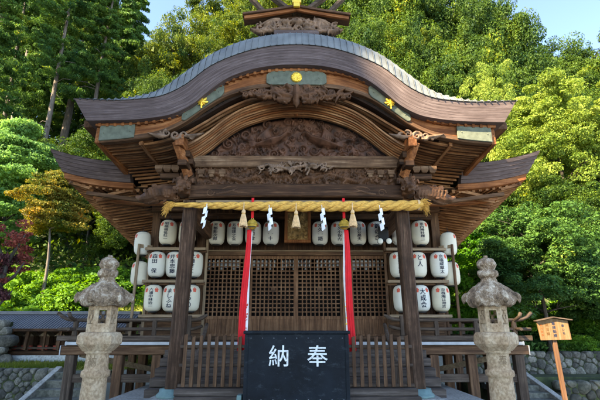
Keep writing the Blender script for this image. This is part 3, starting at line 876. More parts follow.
# -- pillars, collars, base stones
for sx in (-1, 1):
    a = 0.130; c = 0.038
    sec = [(-a + c, -a), (a - c, -a), (a, -a + c), (a, a - c), (a - c, a), (-a + c, a), (-a, a - c), (-a, -a + c)]
    mb = MB(); n = 8; k = 0
    for z in linsp(0.36, 4.02, 9):
        mb.v += [(sx * (2.245 - .08 * (z - .36) / 3.66) + p * (1.0 if z < 3.9 else .96), 8.6 + q, z) for p, q in sec]
    for i in range(8):
        for k in range(8): mb.f.append((i * 8 + k, i * 8 + (k + 1) % 8, i * 8 + 8 + (k + 1) % 8, i * 8 + 8 + k))
    mb.f += [tuple(range(7, -1, -1)), tuple(range(64, 72))]
    p = mb.build('porch_pillar', M['pillar'], hall)
    mb = MB(); mb.lathe([(.275, .30), (.285, .34), (.27, .37), (.235, .40), (.225, .46)], 28, (sx * 2.255, 8.6, 0))
    mb.build('collar', M['collar'], p, smooth=True)
    mb = MB(); mb.box(sx * 2.27 - .36, sx * 2.27 + .36, 8.24, 8.96, .252, .32)
    mb.build('base_stone', M['paving'], p, bevel=.02)
    # tie beam back to the hall
    mb = MB(); mb.bar((sx * 2.27, 8.79, 3.93), (sx * 2.24, 11.4, 3.86), .2, .34)
    mb.build('tie_beam', M['mid_y'], hall, bevel=.02)
    # bracket stack over the pillar
    br = MB()
    br.box(sx * 2.27 - .2, sx * 2.27 + .2, 8.42, 8.80, 4.36, 4.50)
    br.box(sx * 2.27 - .14, sx * 2.27 + .14, 8.47, 8.74, 4.50, 4.62)
    br.box(sx * 2.27 - .09, sx * 2.27 + .09, 8.05, 8.9, 4.62, 4.74)
    br.box(sx * 2.27 - .15, sx * 2.27 + .15, 8.30, 8.74, 4.745, 4.86)
    br.box(sx * 2.27 - .10, sx * 2.27 + .10, 8.20, 8.74, 4.865, 5.0)
    bk = br.build('bracket_stack', M['dark_x'], hall, bevel=.012)
    # bracket arms to the side with pale end-grain bearing blocks
    am = MB(); am.box(sx * 2.44 if sx > 0 else -2.85, 2.85 if sx > 0 else -2.44, 8.56, 8.70, 4.52, 4.64)
    am.build('bracket_arm', M['dark_x'], hall, bevel=.01)
    for q in range(3):
        xb = sx * (2.52 + .17 * q)
        bb = MB(); bb.add([(xb - .05, 8.5, 4.645), (xb + .05, 8.5, 4.645), (xb + .05, 8.72, 4.645), (xb - .05, 8.72, 4.645), (xb - .08, 8.47, 4.70), (xb + .08, 8.47, 4.70), (xb + .08, 8.75, 4.70), (xb - .08, 8.75, 4.70),
                            (xb - .08, 8.47, 4.78), (xb + .08, 8.47, 4.78), (xb + .08, 8.75, 4.78), (xb - .08, 8.75, 4.78)],
                           [(3, 2, 1, 0), (0, 1, 5, 4), (1, 2, 6, 5), (2, 3, 7, 6), (3, 0, 4, 7), (4, 5, 9, 8), (5, 6, 10, 9), (6, 7, 11, 10), (7, 4, 8, 11), (8, 9, 10, 11)])
        bb.build('bearing_block', M['beam_pale'], hall)
    for q in range(3):
        xb = sx * (1.55 + .22 * q)
        bb = MB(); bb.box(xb - .07, xb + .07, 8.50, 8.60, 4.60, 4.70); bb.box(xb - .045, xb + .045, 8.51, 8.60, 4.54, 4.60)
        bb.build('bearing_block', M['beam_pale'], hall, bevel=.008)

def curl3(mb, c, r, turns, a0, tube, plane, sgn=1, n=12):
    pts = []; rad = []
    ex, ez = plane
    for i in range(n + 1):
        t = i / n; a = a0 + sgn * turns * 6.283 * t; rr = r * (1 - .8 * t)
        pts.append(Vector(c) + Vector(ex) * rr * math.cos(a) + Vector(ez) * rr * math.sin(a)); rad.append(tube * (1 - .4 * t))
    mb.tube(pts, rad, 7)

# beast-head beam noses: one sideways (maned, snout outwards), one facing the front
for sx in (-1, 1):
    mb = MB(); X0 = sx * 2.45; Y0 = 8.58
    mb.tube([(X0, Y0, 4.20), (X0 + sx * .25, Y0, 4.22), (X0 + sx * .45, Y0, 4.18), (X0 + sx * .62, Y0 - .02, 4.10), (X0 + sx * .76, Y0 - .02, 4.07), (X0 + sx * .84, Y0 - .02, 4.12)], [.16, .18, .17, .12, .07, .04], 10)
    mb.tube([(X0 + sx * .4, Y0, 4.08), (X0 + sx * .58, Y0, 4.0), (X0 + sx * .68, Y0, 4.0)], [.10, .06, .03], 8)
    for q in range(16):
        a = rng.uniform(0, 6.28); px = X0 + sx * rng.uniform(0.0, .55); pz = 4.2 + .13 * math.sin(a); py = Y0 - .13 * abs(math.cos(a)) - .02
        curl3(mb, (px, py, pz), rng.uniform(.045, .075), 1.2, rng.uniform(0, 6), .020, ((1, 0, 0), (0, 0, 1)), rng.choice((-1, 1)))
    for q in range(9):
        px = X0 + sx * (.02 + .07 * q); mb.tube([(px, Y0 - .1, 4.30 - .01 * q), (px + sx * .05, Y0 - .16, 4.22), (px + sx * .02, Y0 - .15, 4.10)], [.018, .026, .008], 6)
    mb.build('beast_beam_nose', M['carving'], hall, smooth=True, remesh=.012)
    mb = MB(); X0 = sx * 2.27
    mb.sphere((X0, 8.30, 4.26), .155, 10, (1, 1, .95)); mb.sphere((X0, 8.15, 4.20), .10, 8, (1.1, 1, .7)); mb.sphere((X0, 8.06, 4.20), .05, 7)
    mb.box(X0 - .12, X0 + .12, 8.3, 8.6, 4.1, 4.36)
    for e in (-1, 1):
        mb.sphere((X0 + e * .065, 8.17, 4.30), .038, 7)
        mb.tube([(X0 + e * .12, 8.3, 4.34), (X0 + e * .19, 8.26, 4.38), (X0 + e * .20, 8.22, 4.30)], [.045, .04, .015], 7)
        curl3(mb, (X0 + e * .14, 8.2, 4.2), .06, 1.2, 1, .022, ((1, 0, 0), (0, 0, 1)), e)
        curl3(mb, (X0 + e * .08, 8.18, 4.39), .05, 1.2, 1, .020, ((1, 0, 0), (0, 0, 1)), e)
        mb.tube([(X0 + e * .05, 8.08, 4.14), (X0 + e * .07, 8.04, 4.08), (X0 + e * .06, 7.99, 4.11)], [.02, .016, .006], 6)
    mb.tube([(X0, 8.12, 4.16), (X0, 8.03, 4.08), (X0, 7.96, 4.10)], [.05, .035, .02], 7)
    mb.build('beast_head', M['carving'], hall, smooth=True, remesh=.012)

# -- ceiling of the porch and dark frieze over the doors
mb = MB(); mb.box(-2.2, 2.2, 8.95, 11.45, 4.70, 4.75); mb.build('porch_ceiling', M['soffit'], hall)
mb = MB()
for k in range(9): mb.box(-2.2, 2.2, 9.1 + .27 * k, 9.16 + .27 * k, 4.64, 4.70)
mb.build('ceiling_battens', M['dark_x'], hall)

# -- main hall walls
mb = MB()
mb.box(-3.75, -2.52, 11.5, 11.6, 1.2, 4.9); mb.box(2.52, 3.75, 11.5, 11.6, 1.2, 4.9); mb.box(-2.52, 2.52, 11.5, 11.6, 3.38, 4.9)
mb.build('wall', M['dark_z'], hall)
mb = MB(); mb.box(-3.75, -3.65, 11.6, 15.6, 1.2, 4.6); mb.build('wall', M['mid_z'], hall)
mb = MB(); mb.box(3.65, 3.75, 11.6, 15.6, 1.2, 4.6); mb.build('wall', M['mid_z'], hall)
mb = MB(); mb.box(-3.65, 3.65, 15.5, 15.6, 1.2, 4.6); mb.build('wall', M['mid_z'], hall)
mb = MB(); mb.box(-3.65, 3.65, 13.2, 13.25, 1.24, 4.6); mb.build('inner_wall', M['dark_inside'], hall)  # the hall's inner darkness is painted into this wall
for x in (-3.75, -2.52, 2.52, 3.75):
    mb = MB(); mb.box(x - .11, x + .11, 11.36, 11.495, 1.24, 4.7); mb.build('wall_post', M['mid_z'], hall, bevel=.01)
mb = MB(); mb.box(-2.40, 2.40, 11.34, 11.5, 3.36, 3.50); mb.build('lintel', M['mid_x'], hall, bevel=.01)
mb = MB(); mb.box(-2.405, 2.405, 11.30, 11.34, 3.46, 3.49); mb.build('lintel_moulding', M['pale_x'], hall)
mb = MB(); mb.box(-3.6, 3.6, 11.1, 11.28, 4.28, 4.44); mb.build('lantern_beam', M['dark_x'], hall, bevel=.01)
mb = MB(); mb.box(-2.40, 2.40, 11.36, 11.5, 1.24, 1.33); mb.build('door_sill', M['mid_x'], hall, bevel=.01)

# lattice doors: four panels, each frame + lattice + kick panel
for k in range(4):
    xa = -2.40 + 1.2 * k; xb = xa + 1.2
    yy = 11.40 + (.05 if k in (1, 2) else 0)
    fr = MB(); fr.box(xa, xa + .06, yy, yy + .05, 1.33, 3.36); fr.box(xb - .06, xb, yy, yy + .05, 1.33, 3.36)
    fr.box(xa + .06, xb - .06, yy, yy + .05, 3.28, 3.36); fr.box(xa + .06, xb - .06, yy, yy + .05, 1.74, 1.82); fr.box(xa + .06, xb - .06, yy, yy + .05, 1.33, 1.39)
    d = fr.build('lattice_door', M['door'], hall, bevel=.004)
    lt = MB()
    n = 10
    for i in range(1, n):
        x = xa + .06 + (1.08) * i / n; lt.box(x - .015, x + .015, yy + .008, yy + .03, 1.82, 3.28)
    m_ = 14
    for j in range(1, m_):
        z = 1.82 + 1.46 * j / m_; lt.box(xa + .06, xb - .06, yy + .014, yy + .036, z - .014, z + .014)
    lt.build('lattice', M['door'], d)
    kp = MB(); kp.box(xa + .06, xb - .06, yy + .02, yy + .03, 1.39, 1.74)
    for i in range(19):
        x = xa + .075 + 1.06 * i / 18; kp.box(x - .014, x + .014, yy + .006, yy + .02, 1.39, 1.74)
    kp.build('kick_panel', M['door'], d)
    mb = MB(); mb.box(xa + .55 if k in (1, 2) else xa + .3, (xa + .67) if k in (1, 2) else xa + .42, yy - .004, yy + .008, 2.42, 2.54); 
    if k in (1, 2): mb.build('lock_plate', M['mid_x'], d)
mb = MB()
for i in range(44):
    x = -2.3 + 4.6 * i / 43
    if i % 9 == 8: continue
    mb = MB(); mb.box(x - .034, x + .034, 11.62, 11.625, 3.02 + .05 * ((i * 7) % 3), 3.27)
    mb.build('paper_strip', M['white'], hall)

# -- veranda
mb = MB(); mb.box(-5.1, 5.1, 10.2, 16.2, 1.15, 1.235); mb.build('veranda_floor', M['rail'], hall)
mb = MB(); mb.box(-5.12, 5.12, 10.165, 10.197, 1.165, 1.225); mb.build('white_board_ends', M['white'], hall)
for sx in (-1, 1):
    mb = MB(); mb.box(*(sorted((sx * 5.103, sx * 5.13))), 10.2, 16.2, 1.15, 1.24); mb.build('white_board_ends', M['white'], hall)
    mb = MB(); mb.box(*(sorted((sx * 5.0, sx * 4.85))), 10.45, 16.1, .93, 1.147); mb.build('veranda_side_beam', M['mid_y'], hall, bevel=.01)
mb = MB(); mb.box(-5.25, 5.25, 10.27, 10.43, .95, 1.147); mb.build('veranda_beam', M['mid_x'], hall, bevel=.012)
for sx in (-1, 1):
    mb = MB(); mb.box(*(sorted((sx * 5.252, sx * 5.27))), 10.265, 10.435, .945, 1.15); mb.build('white_beam_end', M['white'], hall)
mb = MB(); mb.box(-5.0, -2.95, 10.31, 10.42, .37, .54); mb.build('under_tie_beam', M['rail'], hall, bevel=.01)
mb = MB(); mb.box(2.95, 5.0, 10.31, 10.42, .37, .54); mb.build('under_tie_beam', M['rail'], hall, bevel=.01)
mb = MB(); mb.box(-5.0, 5.0, 11.92, 12.04, .2, .36); mb.build('under_tie_beam', M['dark_x'], hall, bevel=.01)
for x in (-5.02, -3.95, -3.1, 3.1, 3.95, 5.02):
    mb = MB(); mb.box(x - .1, x + .1, 10.26, 10.45, -.45, .945); mb.build('veranda_post', M['rail_z'] if abs(x) > 5 else M['mid_z'], hall, bevel=.012)
    mb = MB(); mb.box(x - .1, x + .1, 11.85, 12.05, -.45, 1.147); mb.build('veranda_post', M['mid_z'], hall, bevel=.012)
for x in (-5.02, -3.75, -2.5, 2.5, 3.75, 5.02):
    mb = MB(); mb.box(x - .1, x + .1, 14.1, 14.3, -.45, 1.147); mb.build('veranda_post', M['mid_z'], hall, bevel=.012)
for sx in (-1, 1):
    for a in (4.5, 3.5):
        mb = MB(); mb.bar((sx * a, 10.45, 1.07), (sx * a, 16.0, 1.07), .10, .14); mb.build('floor_joist', M['mid_y'], hall)
    mb = MB(); mb.bar((sx * 4.9, 10.5, .95), (sx * 3.4, 11.95, .45), .09, .12); mb.build('under_brace', M['pale_x'], hall)
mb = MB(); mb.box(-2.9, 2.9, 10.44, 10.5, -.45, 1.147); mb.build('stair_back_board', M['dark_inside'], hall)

# railing: three rails with posts; top and middle rails sweep up at the ends
def sweep_rail(x0, x1, z, r, up_in, up_out, y=10.26):
    pts = []; sx = 1 if x1 > x0 else -1
    n = 30
    for i in range(n + 1):
        t = i / n; x = x0 + (x1 - x0) * t; dz = 0
        d1 = abs(x - x1); 
        if d1 < .30: dz += up_in * (1 - d1 / .30) ** 2
        d0 = abs(x - x0)
        if d0 < .35: dz += up_out * (1 - d0 / .35) ** 2
        pts.append((x, y, z + dz))
    return pts
for sx in (-1, 1):
    rl = MB(); rl.tube(sweep_rail(sx * 5.42, sx * 2.02, 1.70, .04, .12, .16), [.040] * 29 + [.045, .030], 10)
    rail = rl.build('veranda_railing', M['rail'], hall, smooth=True)
    mb = MB(); mb.tube(sweep_rail(sx * 5.36, sx * 2.12, 1.50, .04, .07, .0), .036, 8); mb.build('middle_rail', M['rail'], rail, smooth=True)
    mb = MB(); mb.box(*sorted((sx * 5.35, sx * 2.35)), 10.21, 10.31, 1.25, 1.36); mb.build('base_rail', M['rail'], rail, bevel=.01)
    for x in (4.98, 4.1, 3.2, 2.42):
        mb = MB(); mb.box(sx * x - .045, sx * x + .045, 10.215, 10.305, 1.36, 1.68 if x > 2.5 else 1.80); mb.build('railing_post', M['rail_z'], rail, bevel=.008)
    # side run
    mb = MB(); mb.tube([(sx * 5.0, 9.92, 1.84), (sx * 5.0, 10.0, 1.76)] + [(sx * 5.0, y_, 1.70) for y_ in linsp(10.2, 16.0, 8)], .04, 8); sr = mb.build('side_railing', M['rail'], hall, smooth=True)
    mb = MB(); mb.tube([(sx * 5.0, 9.98, 1.50), (sx * 5.0, 16.0, 1.50)], .036, 8); mb.build('middle_rail', M['rail'], sr)
    mb = MB(); mb.box(sx * 5.0 - .05, sx * 5.0 + .05, 10.32, 16.0, 1.25, 1.355); mb.build('base_rail', M['rail'], sr, bevel=.01)
    for y_ in (11.3, 12.4, 13.5, 14.6, 15.7):
        mb = MB(); mb.box(sx * 5.0 - .045, sx * 5.0 + .045, y_ - .045, y_ + .045, 1.36, 1.68); mb.build('railing_post', M['rail_z'], sr)
    # stair rail sweeping down
    mb = MB(); mb.tube([(sx * 2.02, 10.25, 1.60), (sx * 1.98, 10.0, 1.56), (sx * 1.96, 9.75, 1.42), (sx * 1.96, 9.5, 1.22), (sx * 1.96, 9.25, 1.02), (sx * 1.96, 9.05, .86)], .042, 8)
    q = mb.build('stair_rail', M['rail'], hall, smooth=True)
    mb = MB(); mb.box(sx * 1.96 - .05, sx * 1.96 + .05, 9.0, 9.1, .42, .9); mb.build('stair_rail_post', M['rail_z'], q, bevel=.008)

# stairs
for i, (zt, yf) in enumerate(((1.07, 9.92), (.915, 9.68), (.74, 9.42), (.575, 9.18), (.40, 8.94))):
    mb = MB(); mb.box(-2.83 - .012 * i, 2.83 + .012 * i, yf, 10.2, zt - .165, zt); mb.build('stair_step', M['step'], hall, bevel=.012)

# -- main roof (hipped, swept corners) with layered fascia
XE, Y0_, Y1_ = 5.87, 9.6, 16.9
def lift(x, y):
    ax = abs(x)
    c = max(0, (ax - 3.6)) / (XE - 3.6)
    return 0.36 * c ** 2.2 - 0.155 * (y - Y0_)
def roof_z(x, y, ztop=5.27):
    d = max(0, min(y - Y0_, XE - abs(x), Y1_ - y))
    k = math.exp(-d * 0.9)
    if abs(x) < 3.9: ztop = ztop + 0.0
    return ztop + lift(x, y) * (k if y < 12 else 1) + (0 if y < 12 else 0) + 0.40 * d + 0.075 * d * d - (0.155 * (y - Y0_)) * (1 - k if y < 12 else 0)
mb = MB(); nx, ny = 90, 60
for j in range(ny + 1):
    for i in range(nx + 1):
        x = -XE + 2 * XE * i / nx; y = Y0_ + (Y1_ - Y0_) * j / ny
        mb.v.append((x, y, roof_z(x, y) + (0.012 if i % 2 else 0)))
for j in range(ny):
    for i in range(nx):
        if j < 16 and abs(-XE + 2 * XE * (i + .5) / nx) < 3.85: continue      # the porch roof covers this part
        a = j * (nx + 1) + i; mb.f.append((a, a + 1, a + nx + 2, a + nx + 1))
mb.build('main_roof', M['copper'], hall, fix=False)
mb = MB(); mb.box(-2.4, 2.4, 13.0, 13.5, 6.6, 7.35); mb.build('main_ridge', M['copper'], hall, bevel=.03)

def eave_path(inset, n=18, xs0=3.22):
    """front-left corner round: from the porch outwards along the front, then back along the side (x>0)"""
    f = [(x, Y0_ + inset) for x in linsp(xs0, XE - inset, n)]
    s = [(XE - inset, y) for y in linsp(Y0_ + inset, Y1_ - inset, n)][1:]
    return f + s
def eave_band(mb, sx, in0, zo0, in1, zo1, thick, xs0=3.22):
    """strip following the eave; outer face from (inset in0, zo0 below the eave) to (in1, zo1)"""
    A, B, C, D_ = [eave_path(q, 18, xs0) for q in (in0, in1, in1 + thick, in0 + thick)]
    k0 = len(mb.v)
    for p, zo in ((A, zo0), (B, zo1), (C, zo1), (D_, zo0)):
        for (x, y) in p: mb.v.append((sx * x, y, 5.27 + lift(x if True else 0, y) + zo))
    n = len(A)
    for i in range(n - 1):
        for k in range(4):
            a = k0 + k * n + i; b = k0 + ((k + 1) % 4) * n + i
            mb.f.append((a, a + 1, b + 1, b))
    mb.f.append(tuple(k0 + k * n for k in range(4))); mb.f.append(tuple(k0 + k * n + n - 1 for k in range(4)))
for sx in (-1, 1):
    for k in range(5):
        mb = MB(); eave_band(mb, sx, 0.0 + .05 * k, -.075 * k - .002, 0.05 * k + .035, -.075 * (k + 1), .25, 3.96)
        mb.build('eave_fascia', M['fascia'], hall)
    mb = MB(); eave_band(mb, sx, .27, -.376, .29, -.50, .22, 3.90); mb.build('eave_batten', M['orange_x'], hall)
    mb = MB(); eave_band(mb, sx, .80, -.55, .80, -.66, .10); mb.build('eave_inner_batten', M['orange_x'], hall)
    mb = MB(); eave_band(mb, sx, .32, -.46, .30, -.465, 1.9); mb.build('eave_soffit', M['soffit'], hall)
    # front rafters (run back) in two tiers
    x = 3.32
    while x < 5.35:
        zl = lambda y_: 5.27 + lift(x, Y0_)
        mb = MB(); mb.bar((sx * x, 9.98, zl(0) - .56), (sx * x, 10.45, zl(0) - .53), .07, .085); mb.build('front_flying_rafter', M['rafter_y'], hall)
        if x < 4.9:
            mb = MB(); mb.bar((sx * x, 10.52, zl(0) - .70), (sx * x, 11.5, zl(0) - .50), .07, .09); mb.build('front_base_rafter', M['rafter_y'], hall)
        x += .165
    # side rafters (run inwards) in two tiers
    y = 10.0
    while y < 16.2:
        z = 5.27 + lift(XE - .3, y)
        zi = 5.27 + lift(4.6, y)
        j = rng.uniform(-.012, .012)
        xi = 4.98
        mb = MB(); mb.bar((sx * 5.50, y, z - .545 + j), (sx * xi, y, zi - .50 + j), .05, .06, ); mb.build('side_flying_rafter', M['rafter'], hall)
        xo = min(4.98, 3.75 + (y - 9.4) * 1.3)
        mb = MB(); mb.bar((sx * xo, y + .02, zi - .66 + j), (sx * 3.6, y + .02, zi - .44 + j), .055, .07); mb.build('side_base_rafter', M['rafter'], hall)
        y += .165
    # hip rafter
    mb = MB(); mb.bar((sx * 5.48, 10.0, 4.98), (sx * 3.75, 11.5, 4.60), .15, .2); mb.build('hip_rafter', M['mid_x'], hall, bevel=.01)
    mb = MB(); mb.bar((sx * 3.45, 9.93, 4.40), (sx * 5.0, 9.93, 4.62), .1, .09); mb.build('eave_purlin', M['mid_x'], hall, bevel=.01)
    mb = MB(); mb.box(*sorted((sx * 2.45, sx * 3.75)), 10.9, 11.1, 4.45, 4.65); mb.build('wall_plate', M['mid_x'], hall, bevel=.01)

# -- ridge-end ornament over the porch
orn = MB(); orn.box(-.50, .50, 8.12, 8.9, 7.55, 7.86)
ob = orn.build('ridge_box', M['fascia'], hall, bevel=.012)
for sx in (-1, 1):
    xx = [sx * v for v in linsp(0.0, 1.2, 14)]
    zt = [8.47 - .23 * (abs(v) / 1.2) ** 0.85 for v in xx]
    mb = MB(); mb.band(xx, zt, [z - .05 for z in zt], 8.03, 8.42); mb.build('ornament_roof', M['mid_x'], ob)
    mb = MB(); mb.band([v * .97 for v in xx], [z - .052 for z in zt], [z - .12 for z in zt], 8.08, 8.14); mb.build('ornament_bargeboard', M['orange_x'], ob)
mb = MB(); mb.poly([(-1.0, 8.01), (-.35, 8.25), (0, 8.31), (.35, 8.25), (1.0, 8.01), (.8, 7.86), (-.8, 7.86)], 8.24, 8.42); mb.build('ornament_core', M['dark_x'], ob)
prims = []
for sx in (-1, 1):
    prims += [spiral(sx * .62, 8.10, .15, 1.7, 1.5, .05, sx), spiral(sx * .30, 8.17, .12, 1.4, .5, .045, -sx), leafstroke(sx * .4, 8.3, .5, -.25 if sx > 0 else 3.39, .05, -.3 * sx),
              leafstroke(sx * .65, 8.0, .42, -.2 if sx > 0 else 3.34, .05, .9 * sx), spiral(sx * .86, 8.16, .07, 1.2, 1, .028, sx), leafstroke(sx * .1, 8.02, .5, 0.05 if sx > 0 else 3.09, .05, -.3 * sx)]
prims += [([(-.08, 8.20), (.08, 8.20)], [.05, .05], .06, 0)] + cloud_prims(rng, -.9, .9, 7.96, 8.34, 130, .035, .075, lambda x, z: z < 8.36 - .26 * abs(x))
prims = [([(a, b - .11) for a, b in p], r_, l_, s_) for p, r_, l_, s_ in prims]
relief(-1.15, 1.15, 7.75, 8.35, 8.20, .012, prims, 1.0, 'ornament_carving', M['carving_grey'], ob, cut=1, back=.08)
mb = MB(); mb.box(-.10, .10, 7.98, 9.0, 8.47, 8.85); mb.box(-.07, .07, 7.97, 8.04, 8.36, 8.47); mb.build('gilded_ridge_end', M['gold'], ob, bevel=.01)
for sx in (-1, 1):
    mb = MB(); mb.bar((sx * .05, 8.30 + .04 * sx, 8.40), (sx * .75, 8.30 + .04 * sx, 9.0), .08, .15, (0, 1, 0)); mb.build('crossed_finial', M['rail'], ob, bevel=.008)
    mb = MB(); mb.bar((sx * .5, 9.3, 8.9), (sx * 1.25, 9.3, 9.8), .08, .17, (0, 1, 0)); mb.build('crossed_finial', M['rail'], ob, bevel=.008)

# framed votive panel over the doors
pq = thing('votive_plaque', (0.04, 11.0, 3.66), 'brown gilded carved plaque in a heavy frame hanging above the doors behind the centre tassel', 'plaque')
mb = MB()
for a in ((-.30, .38, 10.92, 11.02, 3.62, 3.70), (-.30, .38, 10.92, 11.02, 4.42, 4.5), (-.30, -.22, 10.92, 11.02, 3.70, 4.42), (.30, .38, 10.92, 11.02, 3.70, 4.42)): mb.box(*a)
mb.build('frame', M['orange_z'], pq, bevel=.01)
prims = cloud_prims(rng, -.28, .36, 3.66, 4.5, 90, .02, .045)
relief(-.23, .31, 3.69, 4.43, 10.97, .010, prims, .9, 'carved_panel', plain('dull gilded panel', (.32, .19, .07), .5, var=.65, scale=9, bump=.4), pq, back=.03)

# ================================================================== ROPE, STREAMERS, TASSELS, BELLS
rope = MB()
RX0, RX1, RZ, RY = -2.42, 2.50, 3.87, 8.28
def rope_c(x):
    return (x, RY, RZ - .035 * (1 - (x / 2.6) ** 2))
def rope_R(x):
    t = (x - RX0) / (RX1 - RX0)
    return 0.036 + 0.064 * min(1, t * 2.2) ** 0.7
for k in range(3):
    pts = []; rad = []
    for i in range(241):
        x = RX0 + (RX1 - RX0) * i / 240; c = rope_c(x); rr = rope_R(x)
        a = 2 * math.pi * k / 3 - x * 2 * math.pi / 0.78
        pts.append((c[0], c[1] + rr * .50 * math.cos(a), c[2] + rr * .50 * math.sin(a))); rad.append(rr * .60)
    rope.tube(pts, rad, 12)
rp = thing('straw_rope', (0, RY, RZ), 'thick twisted straw rope stretched across the porch pillars with frayed ends', 'rope')
rope.build('twisted_strands', M['rope'], rp, smooth=True)
rr_ = random.Random(3)
for sx, x0, rb in ((-1, RX0 + .02, .035), (1, RX1 - .02, .085)):
    fr = MB()
    for q in range(150):
        a = rr_.uniform(0, 6.28); r0 = rb * math.sqrt(rr_.random())
        p = Vector((x0, RY + r0 * math.cos(a), RZ - .0 + r0 * math.sin(a)))
        L = rr_.uniform(.12, .26) if sx < 0 else rr_.uniform(.08, .19)
        dn = rr_.uniform(-.25, -.95) if sx < 0 else rr_.uniform(-.9, .15)
        e = p + Vector((sx * L * rr_.uniform(.6, 1), rr_.uniform(-.08, .08) - .03, L * dn + .4 * r0 * math.sin(a)))
        m = (p + e) / 2 + Vector((sx * .03, 0, .04))
        fr.tube([p, m, e], [.007, .006, .002], 4)
    fr.build('frayed_end', M['rope'], rp, fix=False)
    if sx > 0:
        mb = MB(); mb.tube([(x0 - .07, RY, RZ), (x0 - .03, RY, RZ)], [.105, .105], 20); mb.build('binding', M['tassel'], rp)

def shide(x, topz, length, s, label, yaw=0.0):
    t = thing('paper_streamer', (x, RY - .13, topz), label, 'paper streamer', 'white zigzag paper streamers on the rope')
    mb = MB(); mb.tube([(x, RY - .13, topz + .05), (x + s * .01, RY - .14, topz - .06)], .006, 5)
    mb.build('string', M['shide'], t)
    cx = x; z = topz - .02
    n = 4; h = length / n; wd = .060
    for k in range(n):
        off = s * (.020 if k % 2 == 0 else -.016) + s * .010 * k
        twist = (-1) ** k * .025
        zt, zb = z - k * h, z - (k + 1) * h - .035
        xa, xb = cx + off - wd / 2, cx + off + wd / 2
        y0 = RY - .14 - .008 * k
        v = [(xa, y0 - twist, zt - .02), (xb, y0 + twist, zt + .02), (xb + s * .018, y0 + twist, zb + .02), (xa + s * .018, y0 - twist, zb - .02)]
        v += [(a, b + .003, c) for a, b, c in v]
        MB_ = MB(); MB_.add(v, [(0, 1, 2, 3), (7, 6, 5, 4), (0, 4, 5, 1), (1, 5, 6, 2), (2, 6, 7, 3), (3, 7, 4, 0)])
        MB_.build('paper_fold', M['shide'], t)
    return t
shide(-1.74, 3.80, .38, -1, 'white zigzag paper streamer nearest the left porch pillar')
shide(-.53, 3.78, .40, 1, 'white zigzag paper streamer between the left bell and the plaque')
shide(.50, 3.78, .40, 1, 'white zigzag paper streamer hanging between the plaque and the right bell')
shide(1.63, 3.78, .40, 1, 'white zigzag paper streamer nearest the right porch pillar')

def tassel(x, y, z, label):
    t = thing('straw_tassel', (x, y, z), label, 'tassel', 'cream straw tassels on the rope')
    mb = MB(); mb.tube([(x, y, z + .08), (x, y, z - .10)], .010, 6); mb.build('cord', M['tassel'], t)
    mb = MB(); mb.lathe([(.012, -.06), (.035, -.09), (.040, -.125), (.028, -.15), (.034, -.17), (.055, -.26), (.078, -.38), (.07, -.40)], 20, (x, y, z))
    rg = random.Random(int(x * 100) + 900)
    for q in range(60):
        a = rg.uniform(0, 6.28)
        mb.tube([(x + .032 * math.cos(a), y + .032 * math.sin(a), z - .16), (x + .058 * math.cos(a), y + .058 * math.sin(a), z - .27), (x + .082 * math.cos(a), y + .082 * math.sin(a), z - rg.uniform(.38, .42))], [.006, .007, .005], 4)
    mb.build('straw_skirt', M['tassel'], t)
    mb = MB(); mb.tube([(x, y, z - .145), (x, y, z - .155)], .036, 14); mb.build('neck_binding', M['rope'], t)
tassel(-1.02, RY - .13, 3.80, 'cream straw tassel hanging beside the left bell')
tassel(.0, RY - .13, 3.78, 'cream straw tassel hanging in front of the plaque')
tassel(1.10, RY - .13, 3.80, 'cream straw tassel hanging beside the right bell')

